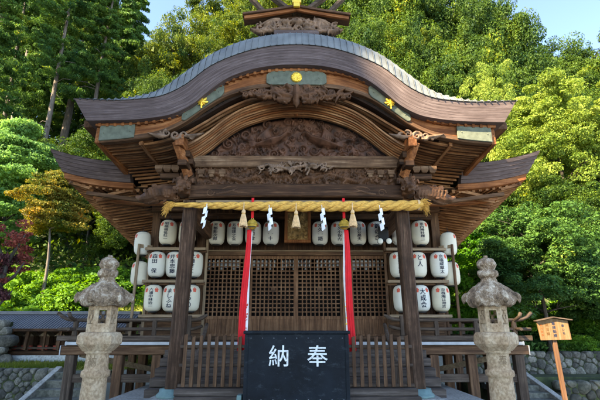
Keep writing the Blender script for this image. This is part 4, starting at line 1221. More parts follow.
for (bx, side, cx0, cx1, zb) in ((-.875, -1, -.93, -1.02, 1.15), (.96, 1, .99, 1.04, 1.13)):
    by = 8.42
    nm = 'left' if side < 0 else 'right'
    b = thing('shrine_bell', (bx, by, 3.55), 'round brass bell on a red strap at the %s of the plaque' % nm, 'bell', 'round brass bells under the porch beam')
    mb = MB(); n = 14
    pr_ = [(.001, -.105), (.04, -.098), (.078, -.07), (.10, -.025), (.104, -.008), (.118, -.006), (.118, .008), (.104, .010), (.098, .04), (.07, .078), (.035, .10), (.001, .105)]
    mb.lathe(pr_, 28, (bx, by, 3.50)); mb.v = [(bx + (a - bx) * 1.0, by + (b_ - by) * 1.0, 3.50 + (c_ - 3.50) * 1.0) for a, b_, c_ in mb.v]; bell = mb.build('bell_shell', M['brass'], b, smooth=True)
    mb = MB(); mb.box(bx - .08, bx + .08, by - .116, by - .07, 3.425, 3.437); mb.build('slit', M['black'], bell)
    mb = MB(); mb.tube([(bx + .02 * math.cos(a), by, 3.62 + .025 * math.sin(a)) for a in linsp(0, 6.283, 13)], .007, 6, cap=False); mb.build('ring', M['brass'], b)
    mb = MB(); mb.box(bx - .025, bx + .025, by - .008, by + .008, 3.63, 4.05); mb.build('strap', M['red'], b)
    # pleated cloth pull: red and white lengths twisted side by side
    c = thing('bell_cloth', (cx0, by, 3.42), 'long red and white cloth bell pull at the %s end of the offertory box' % nm, 'bell rope', 'red and white cloth bell pulls')
    def pleat(xc0, xc1, w0, w1, ztop, zbot, ph, ypl, nf):
        mbp = MB(); nu, nv = 64, 40
        for j in range(nv + 1):
            t = j / nv; z = ztop + (zbot - ztop) * t; w_ = w0 + (w1 - w0) * min(1, t * 2.5); cx_ = xc0 + (xc1 - xc0) * t + .010 * math.sin(t * 7 + ph)
            for i in range(nu):
                a = 2 * math.pi * i / nu
                r = 1 + .30 * math.sin(a * nf + ph + t * 1.3) * min(1, .3 + t)
                zz = z + (.03 * math.sin(a * 3) if j == nv else 0)
                mbp.v.append((cx_ + w_ / 2 * r * math.cos(a), ypl + w_ * .30 * r * math.sin(a), zz))
        for j in range(nv):
            for i in range(nu):
                a_ = j * nu + i; b_ = j * nu + (i + 1) % nu
                mbp.f.append((a_, b_, b_ + nu, a_ + nu))
        mbp.f.append(tuple(range(nu))); mbp.f.append(tuple(range(nv * nu, nv * nu + nu)))
        return mbp
    pleat(cx0, cx1, .080, .105, 3.385, zb + .0, 0.4, by - .01, 7).build('red_length', M['red'], c, smooth=True)
    ws = 1 if side < 0 else -1
    wt = pleat(cx0 + ws * .04, cx1 + ws * .07, .03, .055, 3.36, zb + .04, 2.0, by + .03, 4).build('white_length', M['cloth_white'], c, smooth=True)
    mb = MB(); rg = random.Random(4)
    for q in range(26):
        z = rg.uniform(zb + .1, 2.0); xw = cx1 + ws * .07 + (cx0 - cx1 - ws * .03) * ((z - zb) / 2.3)
        mb.sphere((xw + rg.uniform(-.022, .022), by + .012, z), rg.uniform(.008, .016), 5, (1, .3, 1.3))
    mb.build('floral_print', M['vermilion'] if side < 0 else M['gold'], wt)

# ================================================================== OFFERTORY BOX
bx = thing('offertory_box', (0.02, 7.6, .25), 'large worn navy black offertory box with white lettering between the picket barriers', 'offertory box')
mb = MB(); mb.box(-.82, .85, 7.33, 7.95, .33, 1.43)
mb.build('box_body', M['boxpaint'], bx, bevel=.012)
mb = MB()
for a in ((-.845, .875, 7.30, 7.36, 1.425, 1.475), (-.845, .875, 7.92, 7.98, 1.425, 1.475), (-.845, -.785, 7.36, 7.92, 1.425, 1.475), (.815, .875, 7.36, 7.92, 1.425, 1.475)): mb.box(*a)
mb.build('top_rim', M['boxpaint'], bx, bevel=.008)
for k in range(9):
    x = -.70 + .18 * k; mb = MB(); mb.bar((x, 7.36, 1.44), (x, 7.92, 1.44), .07, .035); mb.build('slot_bar', M['boxpaint'], bx)
for z in (.45, 1.36):
    for x in linsp(-.72, .75, 9):
        mb = MB(); mb.sphere((x, 7.329, z), .009, 5); mb.build('nail_head', M['metal_roof'], bx)
for x in (-.79, .82):
    mb = MB(); mb.box(x - .03, x + .03, 7.315, 7.335, .33, 1.42); mb.build('corner_strip', M['boxpaint'], bx, bevel=.005)
mb = MB(); mb.box(-.86, .89, 7.28, 8.0, .252, .33); mb.build('plinth', M['boxpaint'], bx, bevel=.01)
t = text_mb([('納', -.265, 1.265), ('奉', .345, 1.265)], .345, lambda x, z: (x, 7.322, z), bold=.007)
tt = t.build('lettering', plain('chipped white lettering paint', (.66, .66, .64), .7, var=.25, scale=25, bump=0), bx, fix=False)
mb = MB(); mb.box(-.93, -.85, 7.42, 7.62, .40, .50); mb.build('latch_box', M['collar'], bx, bevel=.01)

# ================================================================== PICKET BARRIERS
def barrier(x0, x1, label):
    t = thing('picket_barrier', ((x0 + x1) / 2, 8.3, .25), label, 'barrier', 'grey wooden picket barriers beside the offertory box')
    y = 8.3
    n = 9
    for k in range(n):
        x = x0 + (x1 - x0) * (k + .5) / n
        mb = MB(); zt = 1.40 - .02 * ((k * 5) % 3)
        mb.v = [(x - .032, y - .045, .52), (x + .032, y - .045, .52), (x + .032, y - .015, .52), (x - .032, y - .015, .52),
                (x - .032, y - .045, zt), (x + .032, y - .045, zt + .02), (x + .032, y - .015, zt + .02), (x - .032, y - .015, zt)]
        mb.f = [(3, 2, 1, 0), (4, 5, 6, 7), (0, 1, 5, 4), (1, 2, 6, 5), (2, 3, 7, 6), (3, 0, 4, 7)]
        mb.build('picket', M['mid_z'], t, bevel=.005)
    for z, h in ((1.20, .05), (.88, .05), (.545, .05)):
        mb = MB(); mb.box(x0 - .03, x1 + .03, y - .012, y + .03, z - h / 2, z + h / 2); mb.build('rail', M['rail'], t, bevel=.005)
    mb = MB(); mb.box(x0 - .06, x1 + .06, y - .12, y + .12, .38, .50); mb.build('foot_beam', M['step'], t, bevel=.012)
    mb = MB(); mb.box(x0 - .04, x1 + .1, y - .18, y + .18, .252, .378); mb.build('base_sill', M['step'], t, bevel=.012)
barrier(-2.06, -.80, 'grey picket barrier between left porch pillar and offertory box')
barrier(.84, 2.08, 'grey picket barrier between offertory box and right porch pillar')

# ================================================================== PAPER LANTERNS
LPROF = [(.10, .31), (.125, .305), (.165, .275), (.195, .225), (.208, .15), (.212, .05), (.212, -.05), (.208, -.15), (.195, -.225), (.165, -.275), (.125, -.305), (.10, -.31)]
def lantern_radius(z, k=1.0):
    z = max(-.31, min(.31, z))
    for (r0, z0), (r1, z1) in zip(LPROF[:-1], LPROF[1:]):
        if z <= z0 and z >= z1: return r0 + (r1 - r0) * (z0 - z) / max(1e-6, z0 - z1)
    return .1
def dense_profile():
    out = []; n = 46
    for i in range(n + 1):
        z = .31 - .62 * i / n
        out.append((lantern_radius(z) + (.006 if i % 2 else 0), z))
    return out
lp = MB(); lp.lathe(dense_profile(), 32, cap=True)
LM = {}
def lantern(x, y, z, s, text, label, group, yaw=0.0, first=[None]):
    """s: scale of the 0.62 m lantern"""
    t = thing('paper_lantern', (x, y, z), label, 'paper lantern', group)
    t.scale = (s, s, s); t.rotation_euler = (R(rngL.uniform(-1.5, 1.5)), R(rngL.uniform(-1.5, 1.5)), yaw)
    if not LM:
        LM['shade'] = lp.build('paper_shade', M['paper'], None, smooth=True)
        q = MB(); q.tube([(0, 0, -.335), (0, 0, -.30)], .105, 24); LM['bottom'] = q.build('bottom_ring', M['black'], None)
        q = MB(); q.tube([(0, 0, .30), (0, 0, .33)], .10, 24); LM['top'] = q.build('top_ring', M['black'], None)
        q = MB(); q.tube([(-.09, 0, .33), (-.07, 0, .37), (0, 0, .39), (.07, 0, .37), (.09, 0, .33)], .008, 6); q.tube([(0, 0, .39), (0, 0, .47)], .006, 5); LM['hanger'] = q.build('hanger', M['black'], None)
        for sg in (-1, 1):
            q = MB(); rg = random.Random(8)
            for k in range(6):
                a = k * 6.283 / 5 if k < 5 else 0; rr = .026 if k < 5 else 0
                pts = []
                for i in range(12):
                    b = i * 6.283 / 12; rad = .021 if k < 5 else .016
                    ax = sg * .125 + rr * math.cos(a + .3) + rad * math.cos(b); az = .185 + rr * 1.3 * math.sin(a + .3) + rad * 1.3 * math.sin(b)
                    th = ax / .205; r_ = lantern_radius(az) + .0065 + .0004 * k
                    pts.append((r_ * math.sin(th), -r_ * math.cos(th), az))
                q.add(pts, [tuple(range(12))])
            LM['crest' + str(sg)] = q.build('crest', M['vermilion'], None, fix=False)
        for o in LM.values(): o.parent = t
    else:
        for o in LM.values():
            c = o.copy(); COL.objects.link(c); c.parent = t
    n = len(text.replace(' ', '')); 
    if text:
        nn = len(text); size = min(.135, .50 / nn * 1.1)
        sq = min(1.25, .47 / nn / size)
        def place(px, pz):
            px *= 1.0
            th = px / .205; r_ = lantern_radius(pz) + .009
            return (r_ * math.sin(th), -r_ * math.cos(th), pz)
        tm = text_mb([(text, 0.0, .235)], size if size > .1 else size * 1.15, place, bold=.024, squeeze=(.47 / nn) / (size if size > .1 else size * 1.15) if nn > 3 else 1.15)
        me_o = tm.build('lettering', M['ink'], None, fix=False); me_o.parent = t
    return t
rngL = random.Random(12)
G1 = 'paper lanterns hung in a row over the doors'
for x, tx, lb in ((-2.05, '天都新次郎', 'paper lantern over the doors, nearest the left pillar, five characters'),
                  (-1.58, '五福建之会', 'paper lantern over the doors just left of the left straw tassel'),
                  (-1.11, '昌吉口金', 'paper lantern over the doors partly behind the left bell and red cloth'),
                  (-.65, '東 一十', 'paper lantern left of the plaque, behind a white zigzag streamer'),
                  (.62, '木久一語', 'paper lantern just right of the plaque, behind a white zigzag streamer'),
                  (1.11, '大久小保内', 'paper lantern over the doors half covered by the right red cloth'),
                  (1.61, '吉田公高夫', 'paper lantern over the doors behind the right straw tassel'),
                  (2.07, '鍛の合', 'paper lantern over the doors, rightmost of the row')):
    lantern(x, 11.02, 3.88, .97, tx, lb, G1)
G2 = 'paper lanterns on the left rack'; G3 = 'paper lanterns on the right rack'
LY = 10.83
for x, z, tx, lb in ((-3.25, 3.85, '昭福福祉社一', 'top row lantern of the left rack, left of the porch pillar'),
                     (-2.76, 3.85, '喜多一', 'top row lantern of the left rack, mostly hidden by the porch pillar'),
                     (-3.46, 3.04, '森田 保', 'middle row lantern of the left rack, outermost, short bold name'),
                     (-3.02, 3.04, '井本忠藤', 'middle row lantern of the left rack, beside the porch pillar on its left'),
                     (-2.54, 3.04, '北清さと', 'middle row lantern of the left rack, just right of the porch pillar'),
                     (-3.47, 2.22, '六浦中林治一', 'bottom row lantern of the left rack, outermost, with a column of small characters'),
                     (-3.03, 2.22, 'ましふね', 'bottom row lantern of the left rack, beside the porch pillar on its left'),
                     (-2.56, 2.22, 'ひらめ', 'bottom row lantern of the left rack right of the pillar, written in hiragana')):
    lantern(x, LY, z, 1.0, tx, lb, G2)
for x, z, tx, lb in ((3.17, 3.85, '家内神社様二', 'top row lantern of the right rack, right of the porch pillar'),
                     (2.66, 3.85, '山一', 'top row lantern of the right rack, mostly hidden by the porch pillar'),
                     (2.56, 3.04, '吉英治郎勝', 'middle row lantern of the right rack, left of the porch pillar'),
                     (3.05, 3.04, 'と人', 'middle row lantern of the right rack, its left half behind the porch pillar'),
                     (3.58, 3.04, '京塩成章太', 'middle row lantern of the right rack, outermost of the row'),
                     (2.60, 2.22, '京極やすえ', 'bottom row lantern of the right rack, left of the porch pillar'),
                     (3.06, 2.22, '大成会', 'bottom row lantern of the right rack, its left half behind the porch pillar'),
                     (3.55, 2.22, '京株庵は港吉', 'bottom row lantern of the right rack, outermost of the row')):
    lantern(x, LY, z, 1.0, tx, lb, G3)
for sx, nm in ((-1, 'left'), (1, 'right')):
    lantern(sx * 3.93, 11.0, 3.60, .95, '三井', 'upper lantern on the outer %s side of the %s rack, facing away' % (nm, nm), G2 if sx < 0 else G3, yaw=sx * R(72))
    lantern(sx * 3.93, 11.0, 2.84, .95, '三本', 'lower lantern on the outer %s side of the %s rack, facing away' % (nm, nm), G2 if sx < 0 else G3, yaw=sx * R(72))

for sx, nm in ((-1, 'left'), (1, 'right')):
    t = thing('lantern_rack', (sx * 3.0, 10.85, 1.24), 'pale wooden shelf rack holding paper lanterns at the %s end of the veranda' % nm, 'lantern rack', 'lantern racks on the veranda')
    for x in (2.27, 3.72):
        mb = MB(); mb.box(sx * x - .03, sx * x + .03, 10.96, 11.02, 1.24, 4.2 if x < 3 else 3.52); mb.build('post', M['pale_z'] if sx < 0 else M['mid_z'], t, bevel=.005)
    mb = MB(); mb.box(sx * 3.93 - .028, sx * 3.93 + .028, 10.74, 10.80, 1.24, 3.55); mb.build('outer_post', M['pale_z'] if sx < 0 else M['mid_z'], t, bevel=.005)
    mb = MB(); mb.bar((sx * 3.93, 10.77, 3.50), (sx * 3.68, 10.99, 3.50), .05, .09); mb.build('corner_bar', M['pale_x'], t)
    for z in (1.80, 2.62, 3.42):
        mb = MB(); mb.box(*sorted((sx * 2.25, sx * 3.75)), 10.70, 10.76, z - .035, z + .035); mb.build('shelf_rail', M['pale_x'], t, bevel=.005)
        mb = MB(); mb.box(*sorted((sx * 2.27, sx * 3.72)), 10.76, 10.96, z - .02, z); mb.build('shelf', M['mid_x'], t)
    for z in (2.56, 3.37):
        mb = MB(); mb.box(*sorted((sx * 2.25, sx * 3.75)), 10.86, 10.9, z - .02, z + .02); mb.build('hanging_bar', M['mid_x'], t)
    mb = MB(); mb.box(*sorted((sx * 2.3, sx * 3.7)), 11.25, 11.3, 1.24, 1.75); mb.build('back_board', M['mid_x'], t)

# twin spot lamp by the right tie beam
t = thing('spotlight', (2.04, 9.9, 3.42), 'small twin round white spotlights beside the right end of the lantern row', 'spotlight')
mb = MB(); mb.box(1.93, 2.16, 9.92, 9.98, 3.46, 3.80); mb.build('bracket', M['black'], t, bevel=.01)
for dx in (-.10, .10):
    mb = MB(); mb.lathe([(.03, .10), (.05, .06), (.072, 0), (.074, -.02)], 20); mb.v = [(2.045 + dx + x, 9.86 + z, 3.45 + y) for x, y, z in mb.v]; h = mb.build('lamp_head', M['black'], t, smooth=True)
    mb = MB(); mb.sphere((2.045 + dx, 9.845, 3.45), .068, 8, (1, .4, 1)); mb.build('lens', M['lamp_white'], h, smooth=True)

# ================================================================== STONE LANTERNS
def rough(mb, amp, sc, seed):
    out = []
    for x, y, z in mb.v:
        n = mnoise.noise_vector(Vector((x * sc + seed, y * sc, z * sc))) * amp
        n2 = mnoise.noise_vector(Vector((x * sc * 3 + seed, y * sc * 3, z * sc * 3))) * amp * .5
        out.append((x + n.x + n2.x, y + n.y + n2.y, z + n.z + n2.z))
    mb.v = out
    return mb
def densify(prof, st):
    out = []
    for (r0, z0), (r1, z1) in zip(prof[:-1], prof[1:]):
        n = max(1, int(math.hypot(r1 - r0, z1 - z0) / st))
        for i in range(n): out.append((r0 + (r1 - r0) * i / n, z0 + (z1 - z0) * i / n))
    out.append(prof[-1]); return out
def hexlathe(prof, c, rot, hexness, n=96, extra=None):
    mb = MB(); mb.lathe(densify(prof, .02), n, (0, 0, 0))
    out = []
    for x, y, z in mb.v:
        a = math.atan2(y, x); r = math.hypot(x, y)
        b = ((a - rot + math.pi / 6) % (math.pi / 3)) - math.pi / 6        # 0 at a corner
        hexr = math.cos(math.pi / 6) / math.cos(math.pi / 6 - abs(b))
        k = 1 + hexness * (hexr - 1)
        dz = 0
        if extra: k2, dz = extra(r, abs(b), z); k *= k2
        out.append((c[0] + x * k, c[1] + y * k, c[2] + z + dz))
    mb.v = out; return mb
def stone_lantern(x, y, rot, label, ch, seed):
    t = thing('stone_lantern', (x, y, -.45), label, 'stone lantern', 'granite lanterns flanking the porch')
    t.scale = (.79, .79, 1.0)
    sd_ = seed
    mb = hexlathe([(.001, -.45), (.55, -.45), (.55, -.28), (.50, -.22), (.001, -.22)], (x, y, 0), rot, 1.0); rough(mb, .008, 5, sd_).build('foundation', M['lantern_stone'], t, smooth=False)
    mb = hexlathe([(.001, -.22), (.40, -.22), (.42, -.1), (.36, .0), (.30, .04), (.001, .04)], (x, y, 0), rot, .3); rough(mb, .008, 5, sd_).build('base', M['lantern_stone'], t, smooth=True)
    mb = MB(); mb.lathe(densify([(.001, .04), (.235, .04), (.225, .15), (.205, .83), (.208, .85), (.240, .865), (.245, .90), (.240, .935), (.205, .95), (.198, 1.0), (.190, 1.165), (.225, 1.175), (.225, 1.22), (.001, 1.22)], .04), 48, (x, y, 0))
    rough(mb, .0025, 6, sd_).build('shaft', M['lantern_stone'], t, smooth=True)
    tm = text_mb([(ch, 0, 1.155)], .16, lambda px, pz: (x + .196 * math.sin(px / .196), y - .203 * math.cos(px / .196), pz), bold=.01)
    tm.build('inscription', plain('shallow inscription', (.25, .165, .10), .9, bump=0), t, fix=False)
    mb = hexlathe([(.001, 1.20), (.26, 1.20), (.385, 1.30), (.385, 1.405), (.335, 1.455), (.26, 1.46), (.001, 1.46)], (x, y, 0), rot, 1.0)
    rough(mb, .006, 6, sd_ + 1).build('platform_ledge', M['lantern_stone'], t, smooth=False, bevel=.006)
    # fire box: hexagonal walls with real openings
    Rb = .255; z0, z1 = 1.455, 1.845
    fb = None
    corners = [(x + Rb * math.cos(rot + k * math.pi / 3), y + Rb * math.sin(rot + k * math.pi / 3)) for k in range(6)]
    mb = MB(); holes = MB()
    for k in range(6):
        A = Vector((*corners[k], 0)); B = Vector((*corners[(k + 1) % 6], 0)); u = (B - A); L = u.length; u.normalize()
        nrm = Vector((u.y, -u.x, 0)); 
        if nrm.dot(A - Vector((x, y, 0))) < 0: nrm = -nrm
        def blk(a0, a1, b0, b1, dep=.05, out=0.0):
            v = []
            for (aa, bb) in ((a0, b0), (a1, b0), (a1, b1), (a0, b1)):
                v.append(A + u * aa * L + nrm * out + Vector((0, 0, bb)))
            v += [p - nrm * dep for p in v]
            mb.add(v, [(0, 1, 2, 3), (7, 6, 5, 4), (0, 4, 5, 1), (1, 5, 6, 2), (2, 6, 7, 3), (3, 7, 4, 0)])
        if k % 2 == 0:      # square window
            blk(0, .26, z0, z1); blk(.74, 1, z0, z1); blk(.26, .74, z0, 1.58); blk(.26, .74, 1.76, z1)
            blk(.22, .26, 1.56, 1.78, .02, .012); blk(.74, .78, 1.56, 1.78, .02, .012); blk(.22, .78, 1.545, 1.575, .02, .012); blk(.22, .78, 1.765, 1.79, .02, .012)
        else:
            # pierced rosette: grid of bars
            blk(0, .20, z0, z1); blk(.80, 1, z0, z1); blk(.20, .80, z0, 1.57); blk(.20, .80, 1.77, z1)
            for (a_, b_) in ((0, 0), (1, 1), (2, 0), (3, 1)):
                pass
            for i_ in range(3):
                for j_ in range(3):
                    a0 = .20 + .2 * i_; b0 = 1.57 + .0667 * j_
                    if (i_ + j_) % 2 == 0: blk(a0 + .035, a0 + .165, b0 + .008, b0 + .058, .05)
            blk(.385, .415, 1.57, 1.77); blk(.585, .615, 1.57, 1.77); blk(.20, .80, 1.632, 1.642); blk(.20, .80, 1.698, 1.708)
    mb.build('fire_box', M['lantern_stone'], t, bevel=.006)
    # roof with rolled-up corner scrolls
    def ex(r, b, z):
        c = max(0, 1 - b / .30)
        rr = max(0, (r - .24) / .18)
        return 1 + .10 * c * rr, .085 * c * c * rr * rr
    mb = hexlathe([(.001, 1.835), (.27, 1.835), (.36, 1.815), (.41, 1.83), (.43, 1.87), (.425, 1.92), (.385, 1.98), (.345, 2.04), (.29, 2.10), (.21, 2.15), (.17, 2.175), (.001, 2.18)], (x, y, 0), rot, .75, 108, ex)
    rough(mb, .022, 7, sd_ + 2); rough(mb, .010, 25, sd_)
    for k in range(6):
        a = rot + k * math.pi / 3
        ux, uy = math.cos(a), math.sin(a)
        pts = []
        for i in range(12):
            tt_ = i / 11; th = -1.2 + tt_ * 4.6; rr = .055 * (1 - .5 * tt_)
            pts.append((x + ux * (.43 + rr * math.cos(th)), y + uy * (.43 + rr * math.cos(th)), 1.945 + rr * math.sin(th)))
        q = MB(); q.tube(pts, [.052 * (1 - .3 * i / 11) for i in range(12)], 10); rough(q, .014, 12, sd_ + k); mb.add(q.v, q.f)
    mb.build('roof', M['lantern_roof'], t, smooth=True, remesh=.010)
    mb = MB(); mb.lathe(densify([(.001, 2.15), (.13, 2.15), (.12, 2.20), (.105, 2.24), (.14, 2.26), (.152, 2.30), (.145, 2.34), (.11, 2.36), (.125, 2.39), (.145, 2.43), (.14, 2.47), (.11, 2.51), (.07, 2.535), (.035, 2.55), (.03, 2.58), (.001, 2.585)], .014), 40, (x, y, 0))
    mb.v = [(x + (a - x) * 1.22, y + (b_ - y) * 1.22, c_) for a, b_, c_ in mb.v]; rough(mb, .016, 12, sd_ + 4).build('finial', M['lantern_roof'], t, smooth=True)
stone_lantern(-2.83, 6.6, R(-98), 'old granite lantern standing left of the porch, window facing front left', '納', 3.0)
stone_lantern(2.91, 6.6, R(-142), 'old granite lantern standing right of the porch, near the sign board', '奉', 11.0)

# ================================================================== SIGN BOARD
sg = thing('notice_board', (5.75, 10.0, -.45), 'small roofed wooden notice board on a reddish post right of the right stone lantern', 'notice board')
sg.rotation_euler = (0, R(-1.5), R(-6))
def sb(mb, name, mat, parent, **k):
    o = mb.build(name, mat, None, **k); o.parent = parent; return o
mb = MB(); mb.box(-.045, .045, -.03, .03, 0, 1.80); sb(mb, 'post', M['sign_post'], sg, bevel=.005)
mb = MB(); mb.poly([(-.30, 1.72), (.34, 1.72), (.33, 2.12), (.02, 2.18), (-.33, 2.12)], -.075, -.035); bd = sb(mb, 'board', M['sign'], sg, bevel=.004)
for sx in (-1, 1):
    mb = MB(); mb.bar((0.02, -.07, 2.205), (sx * .38 + .02, -.07, 2.135), .16, .022, (0, 0, 1)); sb(mb, 'board_roof', M['rail'], sg)
tm = text_mb([('奉拝勧請', .01, 2.11)], .075, lambda a, b: (a, -.079, b), bold=.018, pitch=1.12)
sb(tm, 'lettering', M['ink'], bd, fix=False)
tm = text_mb([('奉いち', .20, 2.06)], .062, lambda a, b: (a, -.079, b), bold=.012, pitch=1.3); sb(tm, 'lettering', M['ink'], bd, fix=False)
tm = text_mb([('朔日詣', -.13, 2.09)], .068, lambda a, b: (a, -.079, b), bold=.012, pitch=1.35); sb(tm, 'lettering', plain('faded brown ink', (.16, .07, .02), .8, bump=0), bd, fix=False)
tm = text_mb([('家内安全', -.255, 2.08)], .05, lambda a, b: (a, -.079, b), bold=.01, pitch=1.4); sb(tm, 'lettering', plain('faded red ink', (.30, .08, .02), .8, bump=0), bd, fix=False)

# ================================================================== RUBBLE WALLS, SIDE STAIRS
def rubble(name, x0, x1, y, z0, z1, label, mat, size=.30, seed=1, cat='wall'):
    rg = random.Random(seed)
    t = thing(name, ((x0 + x1) / 2, y, z0), label, cat)
    mb = MB(); mb.box(x0, x1, y + .06, y + .5, z0, z1 - .02); mb.build('earth_core', M['hill'], t)
    mb = MB(); seeds = []
    tries = 0
    while tries < 9000:
        tries += 1
        px, pz = rg.uniform(x0, x1), rg.uniform(z0, z1); r0 = size * rg.choice((.28, .38, .5, .62))
        if all((px - a) ** 2 + ((pz - b) * 1.35) ** 2 > (r0 + c) ** 2 * .72 for a, b, c in seeds): seeds.append((px, pz, r0))
    for (px, pz, r0) in seeds:
        # cell outline: march outwards until nearer to another stone
        nb = sorted(seeds, key=lambda q: (q[0] - px) ** 2 + (q[1] - pz) ** 2)[1:13]
        n1 = 18; ring = []
        for i in range(n1):
            th = 2 * math.pi * i / n1; ux, uz = math.cos(th), math.sin(th); best = r0 * 1.7
            for (qx, qz, qr) in nb:
                dx, dz = qx - px, qz - pz; d2 = math.hypot(dx, dz); dot = (ux * dx + uz * dz) / d2
                if dot > .05: best = min(best, (d2 * r0 / (r0 + qr)) / dot)
            best = min(best, (z1 + .05 - pz) / uz if uz > .01 else 9, (pz - z0 + .05) / -uz if uz < -.01 else 9)
            ring.append(best * .985)
        ring = [(ring[i - 1] + 2 * ring[i] + ring[(i + 1) % n1]) / 4 for i in range(n1)]
        sd_ = rg.uniform(0, 99); k0 = len(mb.v); lv = ((1.0, .16), (.99, .05), (.93, .0), (.82, -.025), (.45, -.038), (.12, -.042))
        tx, tz = rg.uniform(-.25, .25), rg.uniform(-.25, .25)
        for (m_, dy) in lv:
            for i in range(n1):
                th = 2 * math.pi * i / n1; a, c = ring[i] * m_ * math.cos(th), ring[i] * m_ * math.sin(th)
                nz_ = mnoise.noise(Vector((a * 7 + sd_, c * 7, sd_))) * .022
                mb.v.append((px + a, y + .05 + dy * (r0 / size + .5) * 1.3 + nz_ + (tx * a + tz * c if m_ < .95 else 0), pz + c))
        for j in range(len(lv) - 1):
            for i in range(n1):
                a = k0 + j * n1 + i; b = k0 + j * n1 + (i + 1) % n1; mb.f.append((a, a + n1, b + n1, b))
        mb.f.append(tuple(k0 + (len(lv) - 1) * n1 + i for i in range(n1 - 1, -1, -1)))
    mb.build('stones', mat, t, smooth=True, fix=False)
    return t
rubble('stone_wall', -12.5, -6.62, 12.95, -.45, .40, 'low mossy rubble wall beside the left stone stairs, below the shrine gallery', M['rubble'], .30, 1)
rubble('stone_wall', 5.3, 13.5, 14.25, .18, .78, 'pale grey rubble wall on the right behind the notice board', M['rubble'], .34, 2)
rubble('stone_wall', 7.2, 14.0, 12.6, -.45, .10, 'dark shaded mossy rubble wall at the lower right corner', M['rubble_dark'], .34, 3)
rubble('stone_wall', -16, -9.6, 14.9, .3, 1.75, 'tall mossy boulder wall at the left edge behind the plum maple', M['rubble'], .45, 4)
rubble('stone_wall', -4.8, 4.9, 16.9, -.45, .75, 'rubble wall glimpsed under the veranda behind the shrine hall', M['rubble'], .36, 6)
mb = MB(); mb.box(5.0, 14.5, 13.4, 14.3, -.45, .17); tag(mb.build('terrace', M['hill']), kind='structure')

def side_stairs(x0, x1, y0, y1, z0, z1, n, label, mat, kerb_sides):
    t = thing('stone_stairs', ((x0 + x1) / 2, y0, z0), label, 'stairs', 'stone stairs beside the hall')
    for i in range(n):
        ya = y0 + (y1 - y0) * i / n; zt = z0 + (z1 - z0) * (i + 1) / n; h = (z1 - z0) / n
        mb = MB(); mb.box(x0, x1, ya, ya + (y1 - y0) / n + .25, zt - h - .02, zt); mb.build('step', mat, t, bevel=.012)
    for kx in kerb_sides:
        mb = MB(); mb.bar((kx, y0 - .2, z0 + .02), (kx, y1, z1 + .06), .16, .16); mb.build('kerb', M['kerb'], t, bevel=.01)
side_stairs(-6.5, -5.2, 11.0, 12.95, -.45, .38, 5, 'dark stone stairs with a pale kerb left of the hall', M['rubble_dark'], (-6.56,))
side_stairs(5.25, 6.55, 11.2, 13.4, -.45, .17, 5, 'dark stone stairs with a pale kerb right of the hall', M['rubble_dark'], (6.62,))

# ================================================================== LOW SHRINE GALLERY ON THE LEFT
gal = thing('shrine_gallery', (-8.4, 16.0, .26), 'long low gallery of small shrines under a blue grey metal roof at the left', 'small building')
X0, X1 = -11.4, -5.9
mb = MB(); mb.box(X0, X1, 15.45, 16.8, .2, .66); mb.build('base_wall', M['concrete'], gal, bevel=.01)
mb = MB(); mb.box(X0 - .1, X1 + .1, 15.5, 16.85, .60, .80); mb.build('floor_beam', M['dark_x'], gal, bevel=.01)
mb = MB(); mb.box(X0 - .05, X1 + .05, 15.52, 15.58, .86, .92); mb.build('front_rail', M['rail'], gal, bevel=.005)
mb = MB(); mb.box(X0, X1, 16.7, 16.8, .80, 1.9); mb.build('back_wall', M['mid_x'], gal)
mb = MB(); mb.box(X0 - .1, X1 + .1, 15.52, 15.62, 1.50, 1.58); mb.build('eave_beam', M['dark_x'], gal)
x = X0 + .1; k = 0
while x < X1:
    mb = MB(); mb.box(x - .035, x + .035, 15.53, 15.60, .80, 1.5); mb.build('post', M['mid_z'] if k % 2 else M['pale_z'], gal)
    if k % 2 == 0:
        mb = MB(); mb.bar((x, 15.45, .82), (x + .0, 15.53, 1.52), .10, .10); mb.build('front_post', M['mid_z'], gal)
    # tiny shrine in the bay
    mb = MB(); mb.box(x + .12, x + .42, 16.1, 16.4, .95, 1.26); s1 = mb.build('small_shrine', M['mid_z'], gal)
    mb = MB(); mb.poly([(x + .06, 1.26), (x + .48, 1.26), (x + .27, 1.42)], 16.02, 16.45); mb.build('shrine_roof', M['pale_x'], s1)
    mb = MB(); mb.box(x + .10, x + .44, 16.0, 16.08, .82, .95); mb.build('offering_shelf', M['vermilion'], s1)
    x += .55; k += 1
rf = MB()
xx = linsp(X0 - .25, X1 + .25, 60)
for i in range(len(xx) - 1):
    xa, xb = xx[i], xx[i + 1]
    for (pa, pb, up) in ((xa, xb - .02, 0), (xb - .02, xb, .025)):
        rf.add([(pa, 15.2, 1.52 + up), (pb, 15.2, 1.52 + up), (pb, 16.3, 2.02 + up), (pa, 16.3, 2.02 + up), (pa, 15.2, 1.48), (pb, 15.2, 1.48), (pb, 16.3, 1.96), (pa, 16.3, 1.96)],
               [(0, 1, 2, 3), (4, 7, 6, 5), (0, 4, 5, 1), (0, 3, 7, 4), (1, 5, 6, 2)])
        rf.add([(pa, 16.3, 2.02 + up), (pb, 16.3, 2.02 + up), (pb, 17.2, 1.62 + up), (pa, 17.2, 1.62 + up)], [(0, 1, 2, 3)])
rf.build('metal_roof', M['metal_roof'], gal, fix=False)
mb = MB(); mb.box(X0 - .28, X1 + .28, 16.2, 16.42, 2.0, 2.12); mb.build('ridge_cap', M['metal_roof'], gal, bevel=.02)
mb = MB(); mb.box(X0 - .25, X1 + .25, 15.18, 15.22, 1.43, 1.52); mb.build('gutter', M['dark_x'], gal)

